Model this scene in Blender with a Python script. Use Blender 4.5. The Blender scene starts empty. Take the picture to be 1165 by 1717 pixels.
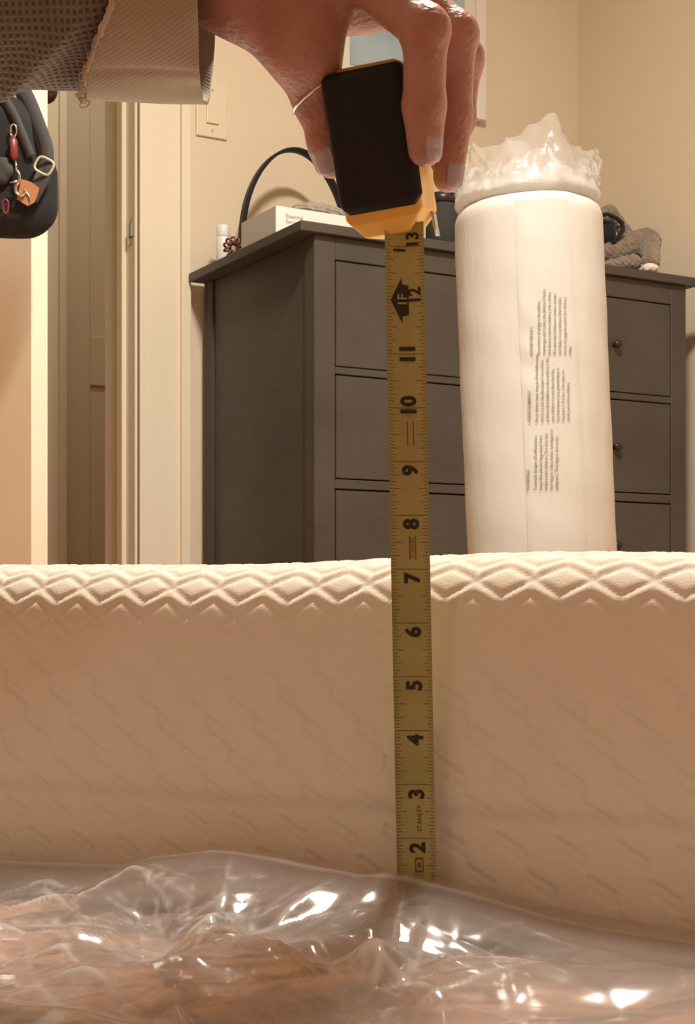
import bpy, bmesh, math, random
import numpy as np
from mathutils import Vector, Matrix

# ---------------------------------------------------------------- camera, world, lights, exposure
sc = bpy.context.scene
COL = sc.collection
F = 2465.0; CX = 582.5; HY = 1010.0; HC = 0.165      # focal length in px, centre column, horizon row, eye height
cam_d = bpy.data.cameras.new('camera'); cam = bpy.data.objects.new('camera', cam_d); COL.objects.link(cam)
cam_d.sensor_fit = 'HORIZONTAL'; cam_d.sensor_width = 36.0; cam_d.lens = F/1165*36.0
cam_d.shift_y = (HY-858.5)/1165
cam_d.clip_start = 0.02
cam.location = (0, 0, HC); cam.rotation_euler = (math.pi/2, 0, 0)
sc.camera = cam

w = bpy.data.worlds.new('world'); sc.world = w; w.use_nodes = True
w.node_tree.nodes['Background'].inputs[0].default_value = (1.0, .86, .68, 1)
w.node_tree.nodes['Background'].inputs[1].default_value = 0.05

def area(name, loc, size, energy, col, target=(0, 0, 0)):
    l = bpy.data.lights.new(name, 'AREA'); l.shape = 'DISK'; l.size = size; l.energy = energy; l.color = col
    o = bpy.data.objects.new(name, l); COL.objects.link(o); o.location = loc
    d = Vector(target)-Vector(loc); o.rotation_euler = d.to_track_quat('-Z', 'Y').to_euler()
    return o
LAMP = (0.26, 1.42, 2.36)
area('ceiling_light', LAMP, 0.34, 90, (1.0, .93, .815), (LAMP[0], LAMP[1], 0))
area('fill_light', (-.95, -.35, 2.36), 0.22, 4, (1.0, .91, .80), (-.95, -.35, 0))  # unseen fill lamp, added for ambient light and glints on the film
area('hall_fill', (-.55, 4.05, 2.30), 0.2, 5, (1.0, .88, .72), (-.55, 4.05, 0))  # unseen lamp, added so the hall does not go too dark

sc.view_settings.view_transform = 'Standard'; sc.view_settings.look = 'None'
sc.view_settings.gamma = 1.0; sc.view_settings.use_curve_mapping = False
sc.view_settings.exposure = 0.06

# ---------------------------------------------------------------- helpers
def P(px, py, d):
    return Vector(((px-CX)/F*d, d, HC-(py-HY)/F*d))
def lin(c):
    return tuple((x/12.92 if x <= .04045 else ((x+.055)/1.055)**2.4) for x in c)
def rgb(r, g, b): return lin((r/255, g/255, b/255))

def mat(name, col, rough=.6, bump=None, var=None, metallic=0.0, sss=0.0, sheen=0.0, spec=.5, coat=0.0, alpha=1.0):
    """bump: (scale, strength, distance[, stretch]); var: (scale, darker colour, amount)."""
    m = bpy.data.materials.new(name); m.use_nodes = True
    nt = m.node_tree; b = nt.nodes['Principled BSDF']
    b.inputs['Base Color'].default_value = (*col, 1); b.inputs['Roughness'].default_value = rough
    b.inputs['Metallic'].default_value = metallic; b.inputs['Specular IOR Level'].default_value = spec
    if sss:
        b.inputs['Subsurface Weight'].default_value = sss
        b.inputs['Subsurface Radius'].default_value = (1.0, .35, .2); b.inputs['Subsurface Scale'].default_value = .006
    if sheen: b.inputs['Sheen Weight'].default_value = sheen
    if coat: b.inputs['Coat Weight'].default_value = coat
    tc = nt.nodes.new('ShaderNodeTexCoord'); src = tc.outputs['Object']
    if bump:
        mp = nt.nodes.new('ShaderNodeMapping'); nt.links.new(src, mp.inputs[0])
        if len(bump) > 3: mp.inputs['Scale'].default_value = bump[3]
        n = nt.nodes.new('ShaderNodeTexNoise'); n.inputs['Scale'].default_value = bump[0]; n.inputs['Detail'].default_value = 4
        nt.links.new(mp.outputs[0], n.inputs['Vector'])
        bp = nt.nodes.new('ShaderNodeBump'); bp.inputs['Strength'].default_value = bump[1]; bp.inputs['Distance'].default_value = bump[2]
        nt.links.new(n.outputs['Fac'], bp.inputs['Height']); nt.links.new(bp.outputs[0], b.inputs['Normal'])
    if var:
        n2 = nt.nodes.new('ShaderNodeTexNoise'); n2.inputs['Scale'].default_value = var[0]; n2.inputs['Detail'].default_value = 5
        nt.links.new(src, n2.inputs['Vector'])
        rp = nt.nodes.new('ShaderNodeValToRGB'); rp.color_ramp.elements[0].position = .3; rp.color_ramp.elements[1].position = .7
        rp.color_ramp.elements[0].color = (*var[1], 1); rp.color_ramp.elements[1].color = (*col, 1)
        nt.links.new(n2.outputs['Fac'], rp.inputs[0]); nt.links.new(rp.outputs[0], b.inputs['Base Color'])
    return m

M = {}
M['wall'] = mat('wall_paint', rgb(229, 214, 190), .85, (160, .25, .002), spec=.2)
M['trim'] = mat('trim_paint', rgb(238, 227, 205), .45, (60, .1, .001))
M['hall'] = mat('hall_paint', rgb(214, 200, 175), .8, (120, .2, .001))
M['ceiling'] = mat('ceiling_paint', rgb(235, 225, 205), .9)
M['dresser'] = mat('dark_grey_stain', rgb(80, 74, 67), .5, (14, .35, .002, (1, 1, 9)), (5, rgb(69, 63, 57), 1), spec=.4)
M['dark_gap'] = mat('drawer_gap', rgb(18, 16, 14), .8)
M['knob'] = mat('dark_knob', rgb(40, 37, 34), .35)
M['fabric'] = mat('mattress_knit', rgb(232, 222, 208), .9, (900, .35, .0006), sheen=.2, spec=.15)
M['yellow'] = mat('yellow_plastic', rgb(238, 188, 92), .38, (220, .08, .0005), spec=.5)
M['rubber'] = mat('black_rubber', rgb(24, 23, 25), .62, (700, .3, .0004), spec=.3)
M['steel'] = mat('steel', rgb(190, 188, 182), .3, metallic=1.0)
M['silver'] = mat('silver_metal', rgb(225, 220, 210), .2, metallic=1.0)
M['blade'] = mat('yellow_blade_lacquer', rgb(172, 162, 104), .42, (300, .05, .0003), (45, rgb(158, 148, 94), 1), coat=.15)
M['ink'] = mat('black_ink', rgb(34, 26, 14), .5)
M['faint_ink'] = mat('faint_ink', rgb(112, 92, 42), .5)
M['red_ink'] = mat('brown_ink', rgb(120, 74, 30), .5)
M['skin'] = mat('skin', rgb(184, 138, 127), .38, (300, .8, .0012), (34, rgb(160, 108, 96), 1), sss=.03, spec=.5)
M['nail'] = mat('nail_lacquer', rgb(176, 158, 168), .22, spec=.6, coat=.3)
M['white_wrap'] = mat('white_wrap', rgb(198, 194, 187), .5, (26, .5, .005, (1, 1, .35)), sss=.0, spec=.35)
M['grey_ink'] = mat('grey_ink', rgb(128, 118, 108), .7)
M['black_cloth'] = mat('black_cloth', rgb(15, 14, 17), .8, (240, .4, .001), sheen=.1)
M['strap_cloth'] = mat('charcoal_webbing', rgb(58, 53, 58), .75, (500, .4, .0006), sheen=.2)
M['leather'] = mat('tan_leather', rgb(176, 118, 78), .5, (120, .3, .001))
M['red_leather'] = mat('dark_red_leather', rgb(120, 48, 40), .4)
M['cream_metal'] = mat('pale_metal', rgb(205, 196, 175), .35, metallic=.4)
M['box_white'] = mat('white_card', rgb(246, 243, 238), .55)
M['box_side'] = mat('pale_grey_card', rgb(196, 191, 182), .6)
M['bottle'] = mat('white_plastic', rgb(240, 238, 238), .35, spec=.5)
M['coil'] = mat('brown_elastic', rgb(120, 74, 54), .3, spec=.6)
M['grey_fuzz'] = mat('grey_fleece', rgb(178, 168, 154), .95, (260, .8, .003), (120, rgb(150, 140, 127), 1), sheen=.4)
M['plush'] = mat('grey_plush', rgb(150, 132, 112), .95, (190, 1.0, .006), (70, rgb(118, 102, 85), 1), sheen=.5)
M['plush_white'] = mat('white_plush', rgb(240, 228, 214), .9, (160, .6, .003), sheen=.4)
M['dark_item'] = mat('dark_fabric', rgb(58, 55, 52), .8, (400, .4, .001))
M['frame_white'] = mat('white_frame', rgb(238, 232, 220), .4)
M['mat_board'] = mat('white_mat_board', rgb(232, 226, 214), .8)
M['plate'] = mat('ivory_switch', rgb(232, 219, 192), .35)
M['brass_knob'] = mat('dark_bronze', rgb(70, 52, 38), .35, metallic=.7)

def newmesh(name, verts, faces, m, parent=None, smooth=True):
    me = bpy.data.meshes.new(name); me.from_pydata([tuple(v) for v in verts], [], [tuple(f) for f in faces]); me.update()
    if smooth:
        me.polygons.foreach_set('use_smooth', [True]*len(me.polygons))
    o = bpy.data.objects.new(name, me); COL.objects.link(o)
    if m: me.materials.append(m)
    if parent: o.parent = parent
    return o
def thing(name, label, cat, loc=(0, 0, 0), group=None):
    o = bpy.data.objects.new(name, None); COL.objects.link(o); o.location = loc; o.empty_display_size = .05
    o['label'] = label; o['category'] = cat
    if group: o['group'] = group
    return o
def tag(o, label, cat, group=None):
    o['label'] = label; o['category'] = cat
    if group: o['group'] = group
    return o
def adopt(root, kids):
    """parent kids (built in world coordinates) to a root that stands elsewhere"""
    bpy.context.view_layer.update()
    for k in kids:
        k.parent = root; k.matrix_parent_inverse = Matrix.Translation(-root.location)

UX = Vector((.867, .498, 0)).normalized(); VX = Vector((-.498, .867, 0)).normalized()
class Fr:
    def __init__(s, o, x, y, z=Vector((0, 0, 1))): s.o = Vector(o); s.x = Vector(x); s.y = Vector(y); s.z = Vector(z)
    def __call__(s, a, b, c): return s.o+s.x*a+s.y*b+s.z*c
ROOM = Fr((0, 0, 0), UX, VX)

def box_bm(bm, fr, a0, a1, b0, b1, c0, c1, bev=0.0, seg=1):
    b2 = bmesh.new()
    vs = [b2.verts.new((x, y, z)) for x in (a0, a1) for y in (b0, b1) for z in (c0, c1)]
    for f in ((0, 1, 3, 2), (4, 6, 7, 5), (0, 4, 5, 1), (2, 3, 7, 6), (0, 2, 6, 4), (1, 5, 7, 3)):
        b2.faces.new([vs[i] for i in f])
    if bev: bmesh.ops.bevel(b2, geom=list(b2.edges), offset=bev, segments=seg, affect='EDGES', profile=.5)
    idx = {}
    for v in b2.verts: idx[v] = bm.verts.new(fr(*v.co))
    for f in b2.faces: bm.faces.new([idx[v] for v in f.verts])
    b2.free()
def boxes(name, fr, lst, m, parent=None, bev=0.0, seg=1):
    bm = bmesh.new()
    for b in lst: box_bm(bm, fr, *b, bev=bev, seg=seg)
    bmesh.ops.recalc_face_normals(bm, faces=bm.faces)
    me = bpy.data.meshes.new(name); bm.to_mesh(me); bm.free(); me.materials.append(m)
    o = bpy.data.objects.new(name, me); COL.objects.link(o)
    if parent: o.parent = parent
    return o
def struct(o): o['kind'] = 'structure'; return o

def tube_mesh(pts, rads, n=12, closed=False, flat=1.0, up=Vector((0, 0, 1))):
    """sweep an ellipse (rad, rad*flat) along pts"""
    pts = [Vector(p) for p in pts]; N = len(pts)
    if not hasattr(rads, '__len__'): rads = [rads]*N
    vs, fs = [], []
    prev = None
    for i, p in enumerate(pts):
        if closed: t = pts[(i+1) % N]-pts[i-1]
        else: t = pts[min(i+1, N-1)]-pts[max(i-1, 0)]
        t.normalize()
        if prev is None:
            s = t.cross(up)
            if s.length < 1e-4: s = t.cross(Vector((1, 0, 0)))
            s.normalize()
        else:
            s = prev-t*prev.dot(t); s.normalize()
        prev = s; q = t.cross(s)
        for k in range(n):
            a = 2*math.pi*k/n
            vs.append(p+s*math.cos(a)*rads[i]+q*math.sin(a)*rads[i]*flat)
    for i in range(N if closed else N-1):
        for k in range(n):
            j = (i+1) % N
            fs.append((i*n+k, i*n+(k+1) % n, j*n+(k+1) % n, j*n+k))
    if not closed:
        fs.append(tuple(range(n))[::-1]); fs.append(tuple((N-1)*n+k for k in range(n)))
    return vs, fs
def lathe(fr, prof, n=32):
    vs, fs = [], []
    for (r, z) in prof:
        for k in range(n):
            a = 2*math.pi*k/n; vs.append(fr(r*math.cos(a), r*math.sin(a), z))
    for i in range(len(prof)-1):
        for k in range(n): fs.append((i*n+k, i*n+(k+1) % n, (i+1)*n+(k+1) % n, (i+1)*n+k))
    if prof[0][0] > 1e-6: fs.append(tuple(range(n))[::-1])
    if prof[-1][0] > 1e-6: fs.append(tuple((len(prof)-1)*n+k for k in range(n)))
    return vs, fs
def ribbon(pts, width_dir, wdt, thick, ndir=None):
    """thin band along pts; width along width_dir; returns closed slab mesh"""
    pts = [Vector(p) for p in pts]; vs, fs = [], []
    N = len(pts)
    for i, p in enumerate(pts):
        t = (pts[min(i+1, N-1)]-pts[max(i-1, 0)]).normalized()
        wd = Vector(width_dir(i) if callable(width_dir) else width_dir); wd = (wd-t*wd.dot(t)).normalized(); nn = t.cross(wd)
        ww = wdt(i) if callable(wdt) else wdt
        for (a, b) in ((-1, -1), (1, -1), (1, 1), (-1, 1)): vs.append(p+wd*a*ww/2+nn*b*thick/2)
    for i in range(N-1):
        for k in range(4): fs.append((i*4+k, i*4+(k+1) % 4, i*4+4+(k+1) % 4, i*4+4+k))
    fs.append((3, 2, 1, 0)); fs.append(tuple((N-1)*4+k for k in range(4)))
    return vs, fs

def surface_nets(fn, lo, hi, h, smooth=0):
    ax = [np.arange(lo[i], hi[i]+h, h, dtype=np.float32) for i in range(3)]
    X, Y, Z = np.meshgrid(*ax, indexing='ij')
    V = fn(X, Y, Z).astype(np.float32); ins = V < 0
    nx, ny, nz = V.shape
    cs = np.zeros((nx-1, ny-1, nz-1, 3), np.float32); cc = np.zeros((nx-1, ny-1, nz-1), np.float32)
    def sl(o): return tuple(slice(o[i], (nx, ny, nz)[i]-1+o[i]) for i in range(3))
    for axis in range(3):
        oth = [a for a in range(3) if a != axis]
        for p in (0, 1):
            for q in (0, 1):
                o0 = [0, 0, 0]; o0[oth[0]] = p; o0[oth[1]] = q; o1 = list(o0); o1[axis] = 1
                a = V[sl(o0)]; b = V[sl(o1)]; m = ins[sl(o0)] != ins[sl(o1)]
                t = np.where(m, a/(np.where(m, a-b, 1)), 0)
                for c in range(3):
                    cs[..., c] += np.where(m, (t if c == axis else o0[c]), 0)
                cc += m
    act = cc > 0
    idx = -np.ones(act.shape, np.int64); idx[act] = np.arange(act.sum())
    ijk = np.argwhere(act).astype(np.float32)
    vp = (ijk+cs[act]/cc[act][:, None])*h+np.array([a[0] for a in ax], np.float32)
    quads = []
    for axis in range(3):
        o1 = [0, 0, 0]; o1[axis] = 1
        n = [nx, ny, nz]; n[axis] -= 1
        A = ins[:n[0], :n[1], :n[2]]; B = ins[o1[0]:o1[0]+n[0], o1[1]:o1[1]+n[1], o1[2]:o1[2]+n[2]]
        e = np.argwhere(A != B); b, c = [(1, 2), (2, 0), (0, 1)][axis]
        lim = [nx-1, ny-1, nz-1]
        e = e[(e[:, b] > 0) & (e[:, c] > 0) & (e[:, b] < lim[b]) & (e[:, c] < lim[c])]
        if len(e) == 0: continue
        db = np.zeros(3, int); db[b] = 1; dc = np.zeros(3, int); dc[c] = 1
        g = lambda k: idx[k[:, 0], k[:, 1], k[:, 2]]
        q = np.stack([g(e-db-dc), g(e-dc), g(e), g(e-db)], 1)
        fl = ~A[e[:, 0], e[:, 1], e[:, 2]]
        q[fl] = q[fl][:, ::-1]
        quads.append(q)
    q = np.concatenate(quads)
    q = q[(q >= 0).all(1)]
    for _ in range(smooth):
        acc = np.zeros_like(vp); cnt = np.zeros(len(vp), np.float32)
        for k in range(4):
            np.add.at(acc, q[:, k], vp[q[:, (k+1) % 4]]+vp[q[:, k-1]]); np.add.at(cnt, q[:, k], 2)
        vp = vp*.4+.6*acc/np.maximum(cnt, 1)[:, None]
    return vp, q
def np_mesh(name, vp, q, m, parent=None):
    me = bpy.data.meshes.new(name)
    me.vertices.add(len(vp)); me.vertices.foreach_set('co', np.ascontiguousarray(vp, dtype=np.float32).ravel())
    me.loops.add(q.size); me.loops.foreach_set('vertex_index', q.astype(np.int32).ravel())
    me.polygons.add(len(q)); me.polygons.foreach_set('loop_start', np.arange(0, q.size, q.shape[1], dtype=np.int32))
    me.polygons.foreach_set('loop_total', np.full(len(q), q.shape[1], np.int32))
    me.update(calc_edges=True); me.validate()
    me.polygons.foreach_set('use_smooth', [True]*len(me.polygons))
    me.materials.append(m)
    o = bpy.data.objects.new(name, me); COL.objects.link(o)
    if parent: o.parent = parent
    return o
def capsule(X, Y, Z, a, b, ra, rb):
    a = np.array(a, np.float32); b = np.array(b, np.float32); ba = b-a; L = float(ba @ ba)
    t = np.clip(((X-a[0])*ba[0]+(Y-a[1])*ba[1]+(Z-a[2])*ba[2])/max(L, 1e-12), 0, 1)
    return np.sqrt((X-a[0]-t*ba[0])**2+(Y-a[1]-t*ba[1])**2+(Z-a[2]-t*ba[2])**2)-(ra+(rb-ra)*t)
def ell(X, Y, Z, c, r):
    k = np.sqrt(((X-c[0])/r[0])**2+((Y-c[1])/r[1])**2+((Z-c[2])/r[2])**2)
    return (k-1)*min(r)
def smin(a, b, k):
    h = np.maximum(k-np.abs(a-b), 0)/k
    return np.minimum(a, b)-h*h*k*.25

_txt = {}
def text2d(s, size, bold=0.0, align='CENTER'):
    cu = bpy.data.curves.new('t', 'FONT'); cu.body = s; cu.size = size; cu.offset = bold; cu.align_x = align; cu.align_y = 'CENTER' if align == 'CENTER' else 'TOP_BASELINE'
    cu.resolution_u = 3
    o = bpy.data.objects.new('t', cu); COL.objects.link(o)
    dg = bpy.context.evaluated_depsgraph_get(); me = bpy.data.meshes.new_from_object(o.evaluated_get(dg))
    vs = [tuple(v.co)[:2] for v in me.vertices]; fs = [tuple(p.vertices) for p in me.polygons]
    bpy.data.objects.remove(o); bpy.data.curves.remove(cu); bpy.data.meshes.remove(me)
    return vs, fs

# ================================================================= THE SETTING
WB = 3.298; WR = 2.651; WL = -2.3; WF = -2.6; CH = 2.42; WT = .20
OL, OR, OH = .546, 1.326, 2.03
struct(boxes('wall_back', ROOM, [(WL-.1, OL, WB, WB+WT, 0, CH), (OR, WR+.1, WB, WB+WT, 0, CH), (OL, OR, WB, WB+WT, OH, CH)], M['wall']))
struct(boxes('wall_right', ROOM, [(WR, WR+.1, WF-.1, WB, 0, CH)], M['wall']))
struct(boxes('wall_left', ROOM, [(WL-.1, WL, WF-.1, WB, 0, CH)], M['wall']))
struct(boxes('wall_front', ROOM, [(WL, WR, WF-.1, WF, 0, CH)], M['wall']))
struct(boxes('ceiling', ROOM, [(WL-.1, WR+.1, WF-.1, WB+1.5, CH, CH+.1)], M['ceiling']))
# hall behind the doorway
HB = WB+WT+.95
struct(boxes('wall_hall', ROOM, [(-.6, 1.53, HB, HB+.1, 0, CH), (2.31, 2.8, HB, HB+.1, 0, CH), (1.53, 2.31, HB, HB+.1, 2.03, CH),
                                (-.7, -.6, WB+WT, HB+.1, 0, CH), (2.8, 2.9, WB+WT, HB+.1, 0, CH)], M['hall']))
# doorway jamb, stop and casings
jamb = struct(boxes('trim_1', ROOM, [(OR-.018, OR, WB-.002, WB+WT, 0, OH), (OR-.030, OR-.018, WB+.052, WB+.086, 0, OH-.018)], M['trim'], bev=.0015))
struct(boxes('trim_2', ROOM, [(OL, OL+.018, WB-.002, WB+WT, 0, OH), (OL+.018, OL+.030, WB+.052, WB+.086, 0, OH-.018),
                              (OL+.018, OR-.018, WB-.002, WB+WT, OH-.018, OH)], M['trim'], bev=.0015))
struct(boxes('trim_3', ROOM, [(OR-.012, OR+.094, WB-.016, WB, 0, OH+.09), (OR+.094, OR+.118, WB-.026, WB, 0, OH+.10), (OR-.012, OR+.0, WB-.02, WB, 0, OH)], M['trim'], bev=.002, seg=2))
struct(boxes('trim_4', ROOM, [(OL-.094, OL+.012, WB-.016, WB, 0, OH+.09), (OL-.118, OL-.094, WB-.026, WB, 0, OH+.10),
                              (OL+.012, OR-.012, WB-.016, WB, OH-.012, OH+.09)], M['trim'], bev=.002, seg=2))
sp = boxes('strike_plate', ROOM, [(OR-.0195, OR-.0175, WB+.010, WB+.040, 1.025, 1.085)], M['steel'], jamb, bev=.0005)
sl = boxes('strike_slot', ROOM, [(OR-.0200, OR-.0190, WB+.016, WB+.032, 1.040, 1.068)], M['dark_gap'], jamb)
sl2 = boxes('strike_lip', ROOM, [(OR-.028, OR-.0185, WB+.002, WB+.012, 1.040, 1.072)], M['steel'], jamb, bev=.001)
# hall door with raised stile and recessed panels, and its casing
hd = struct(boxes('door_2', ROOM, [(1.53, 2.31, HB+.055, HB+.09, .005, 2.03), (1.53, 1.632, HB+.045, HB+.056, .005, 2.03), (2.208, 2.31, HB+.045, HB+.056, .005, 2.03),
    (1.632, 2.208, HB+.045, HB+.056, .005, .22), (1.632, 2.208, HB+.045, HB+.056, .86, 1.02), (1.632, 2.208, HB+.045, HB+.056, 1.88, 2.03)], M['hall'], bev=.003))
struct(boxes('trim_5', ROOM, [(1.40, 1.512, HB-.014, HB, 0, 2.11), (1.506, 1.53, HB-.024, HB+.04, 0, 2.04), (2.31, 2.43, HB-.014, HB, 0, 2.11), (1.512, 2.31, HB-.014, HB, 2.03, 2.11)], M['trim'], bev=.003, seg=2))
# baseboards
struct(boxes('baseboard_back', ROOM, [(WL, OL-.118, WB-.014, WB, 0, .11), (OR+.118, WR, WB-.014, WB, 0, .11)], M['trim'], bev=.003))
struct(boxes('baseboard_right', ROOM, [(WR-.014, WR, WF, WB-.014, 0, .11)], M['trim'], bev=.003))
struct(boxes('baseboard_left', ROOM, [(WL, WL+.014, WF, WB-.014, 0, .11)], M['trim'], bev=.003))
struct(boxes('baseboard_front', ROOM, [(WL+.014, WR-.014, WF, WF+.014, 0, .11)], M['trim'], bev=.003))

# floor: oak planks laid parallel to the dresser wall
def wood():
    m = bpy.data.materials.new('honey_oak'); m.use_nodes = True; nt = m.node_tree; b = nt.nodes['Principled BSDF']
    b.inputs['Roughness'].default_value = .35
    tc = nt.nodes.new('ShaderNodeTexCoord'); mp = nt.nodes.new('ShaderNodeMapping'); mp.inputs['Rotation'].default_value = (0, 0, -math.atan2(.498, .867))
    mp.inputs['Scale'].default_value = (1.2, 14, 1)
    nt.links.new(tc.outputs['Object'], mp.inputs[0])
    n = nt.nodes.new('ShaderNodeTexNoise'); n.inputs['Scale'].default_value = 5; n.inputs['Detail'].default_value = 8
    nt.links.new(mp.outputs[0], n.inputs['Vector'])
    r = nt.nodes.new('ShaderNodeValToRGB'); r.color_ramp.elements[0].color = (*rgb(164, 104, 64), 1); r.color_ramp.elements[1].color = (*rgb(208, 150, 104), 1)
    r.color_ramp.elements[0].position = .3; r.color_ramp.elements[1].position = .72
    nt.links.new(n.outputs['Fac'], r.inputs[0])
    oi = nt.nodes.new('ShaderNodeObjectInfo'); hs = nt.nodes.new('ShaderNodeHueSaturation')
    ma = nt.nodes.new('ShaderNodeMapRange'); ma.inputs[3].default_value = .85; ma.inputs[4].default_value = 1.12
    nt.links.new(oi.outputs['Random'], ma.inputs[0]); nt.links.new(ma.outputs[0], hs.inputs['Value']); nt.links.new(r.outputs[0], hs.inputs['Color'])
    nt.links.new(hs.outputs[0], b.inputs['Base Color'])
    return m
M['wood'] = wood()
floor = struct(boxes('floor', ROOM, [(WL-.1, WR+.1, WF-.1, WB+1.5, -.05, -.012)], M['dark_gap']))
rnd = random.Random(3)
PW = .105
nrow = int((WB+1.4-WF)/PW)+1
for r in range(nrow):
    a = WL+rnd.uniform(-.9, 0); b0 = WF+r*PW
    while a < WR:
        L = rnd.uniform(1.3, 1.9); a1 = min(a+L, WR); a0 = max(a, WL)
        if a1-a0 > .05:
            boxes('plank', ROOM, [(a0+.0006, a1-.0006, b0+.0006, b0+PW-.0006, -.012, 0.0)], M['wood'], floor, bev=.0012)
        a += L

# room door, swung open into the room, seen on its free edge
En = Vector(((53-CX)/F*2.59, 2.59, 0)); LE = Vector((-.76, .65, 0)).normalized(); LN = Vector((.65, .76, 0)).normalized()
DOOR = Fr(En, LE, LN)
d1 = struct(boxes('door_1', DOOR, [(0, .755, 0, .036, .008, 2.0)], M['trim'], bev=.0015))
for side in (-1, 1):
    base = DOOR(.06, 0 if side < 0 else .036, 1.100)
    fr = Fr(base, LE, Vector((0, 0, 1)), LN*side)
    vs, fs = lathe(fr, [(.029, 0), (.029, .005), (.012, .009), (.010, .028), (.016, .032), (.022, .040), (.0225, .048), (.018, .055), (.009, .058), (0.0, .0585)], 24)
    newmesh('door_knob', vs, fs, M['brass_knob'], d1)

# light switch on the back wall
t_sw = .0729+1.435
sw = thing('light_switch', 'ivory rocker light switch plate on the wall between door frame and dresser', 'light switch', ROOM(t_sw, WB, 1.372))
SWF = Fr((0, 0, 0), UX, VX)
kids = [boxes('switch_plate', ROOM, [(t_sw-.041, t_sw+.041, WB-.007, WB, 1.305, 1.438)], M['plate'], bev=.0025, seg=2),
        boxes('rocker', ROOM, [(t_sw-.0165, t_sw+.0165, WB-.0125, WB-.006, 1.338, 1.405)], M['plate'], bev=.0015, seg=2)]
for z in (1.322, 1.421):
    vs, fs = lathe(Fr(ROOM(t_sw, WB-.0068, z), UX, Vector((0, 0, 1)), -VX), [(.0035, 0), (.003, .0012), (0, .0015)], 12)
    kids.append(newmesh('screw', vs, fs, M['cream_metal']))
adopt(sw, kids)

# framed picture on the back wall (only its lower part is in view)
def wall_a(px, b=WB):   # where a sight line column meets a plane of constant b
    t = (px-CX)/F
    return (t*VX.y-VX.x)*b/(UX.x-t*UX.y)
pa0, pa1 = wall_a(548), wall_a(806)
pdep = ROOM(pa1, WB, 0).y
pz0 = HC+(HY-207)/F*pdep; pz1 = pz0+.62
pic = thing('picture_frame', 'white framed picture with blue artwork hanging above the dresser, behind the hand', 'picture', ROOM((pa0+pa1)/2, WB, pz0))
fw = .030
kids = [boxes('frame', ROOM, [(pa0, pa0+fw, WB-.028, WB-.002, pz0, pz1), (pa1-fw, pa1, WB-.028, WB-.002, pz0, pz1), (pa0+fw, pa1-fw, WB-.028, WB-.002, pz0, pz0+fw), (pa0+fw, pa1-fw, WB-.028, WB-.002, pz1-fw, pz1)], M['frame_white'], bev=.002),
        boxes('mat_board', ROOM, [(pa0+fw, pa1-fw, WB-.014, WB-.006, pz0+fw, pz1-fw)], M['mat_board'])]
art = bpy.data.materials.new('blue_wash'); art.use_nodes = True
nt = art.node_tree; b = nt.nodes['Principled BSDF']; b.inputs['Roughness'].default_value = .6
n = nt.nodes.new('ShaderNodeTexNoise'); n.inputs['Scale'].default_value = 7; r = nt.nodes.new('ShaderNodeValToRGB')
tc = nt.nodes.new('ShaderNodeTexCoord'); nt.links.new(tc.outputs['Object'], n.inputs['Vector'])
r.color_ramp.elements[0].position = .35; r.color_ramp.elements[1].position = .65
r.color_ramp.elements[0].color = (*rgb(146, 174, 190), 1); r.color_ramp.elements[1].color = (*rgb(184, 204, 214), 1)
nt.links.new(n.outputs['Fac'], r.inputs[0]); nt.links.new(r.outputs[0], b.inputs['Base Color'])
kids.append(boxes('artwork', ROOM, [(pa0+fw+.03, pa1-fw-.035, WB-.017, WB-.013, pz0+fw+.05, pz1-fw-.05)], art))
adopt(pic, kids)

# ================================================================= DRESSER
Cd = Vector((-.0966, 3.05, 0)); DR = Fr(Cd, UX, VX)
dr = thing('dresser', 'dark grey wooden chest of wide drawers standing against the back wall', 'dresser', DR(.55, .29, 0))
kids = []
kids.append(boxes('top_board', DR, [(0, 1.10, 0, .576, .938, .959)], M['dresser'], bev=.002, seg=2))
FB = .015
fr_parts = [(.04, .0903, FB, FB+.045, 0, .938), (1.0276, 1.0755, FB, FB+.045, 0, .938),        # front posts
            (.0903, 1.0276, FB, FB+.03, .8895, .938), (.0903, 1.0276, FB, FB+.03, .648, .6635), (.0903, 1.0276, FB, FB+.03, .4055, .4255),
            (.0903, 1.0276, FB, FB+.03, .13, .179)]
kids.append(boxes('front_frame', DR, fr_parts, M['dresser'], bev=.0015))
kids.append(boxes('side_panel', DR, [(.047, .06, FB+.045, .53, .10, .938), (.04, .062, .528, .574, 0, .938), (.04, .062, FB+.045, .528, .10, .155)], M['dresser'], bev=.0015))
kids.append(boxes('side_panel', DR, [(1.055, 1.068, FB+.045, .53, .10, .938), (1.053, 1.0755, .528, .574, 0, .938), (1.053, 1.0755, FB+.045, .528, .10, .155)], M['dresser'], bev=.0015))
kids.append(boxes('back_panel', DR, [(.062, 1.053, .56, .57, .10, .938)], M['dresser']))
kids.append(boxes('inner_carcass', DR, [(.0903, 1.0276, FB+.022, FB+.03, .18, .889)], M['dark_gap']))
for (z0, z1, zk) in ((.6655, .8870, .776), (.4280, .6455, .533), (.1820, .4025, .300)):
    d = boxes('drawer', DR, [(.0930, 1.0250, FB+.001, FB+.021, z0, z1)], M['dresser'], bev=.0012)
    ks = []
    for a in (.268, .850):
        vs, fs = lathe(Fr(DR(a, FB+.001, zk), UX, Vector((0, 0, 1)), -VX), [(.006, 0), (.005, .006), (.009, .010), (.0105, .014), (.009, .018), (0, .0195)], 20)
        k = newmesh('knob', vs, fs, M['knob']); k.parent = d; ks.append(k)
    kids.append(d)
adopt(dr, kids)

TOP = .9593
def on_top(px, b):   # dresser-frame a for an image column at depth b behind the top board's front edge
    t = (px-CX)/F; o = Cd+VX*b
    return (t*o.y-o.x)/(UX.x-t*UX.y)

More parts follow.
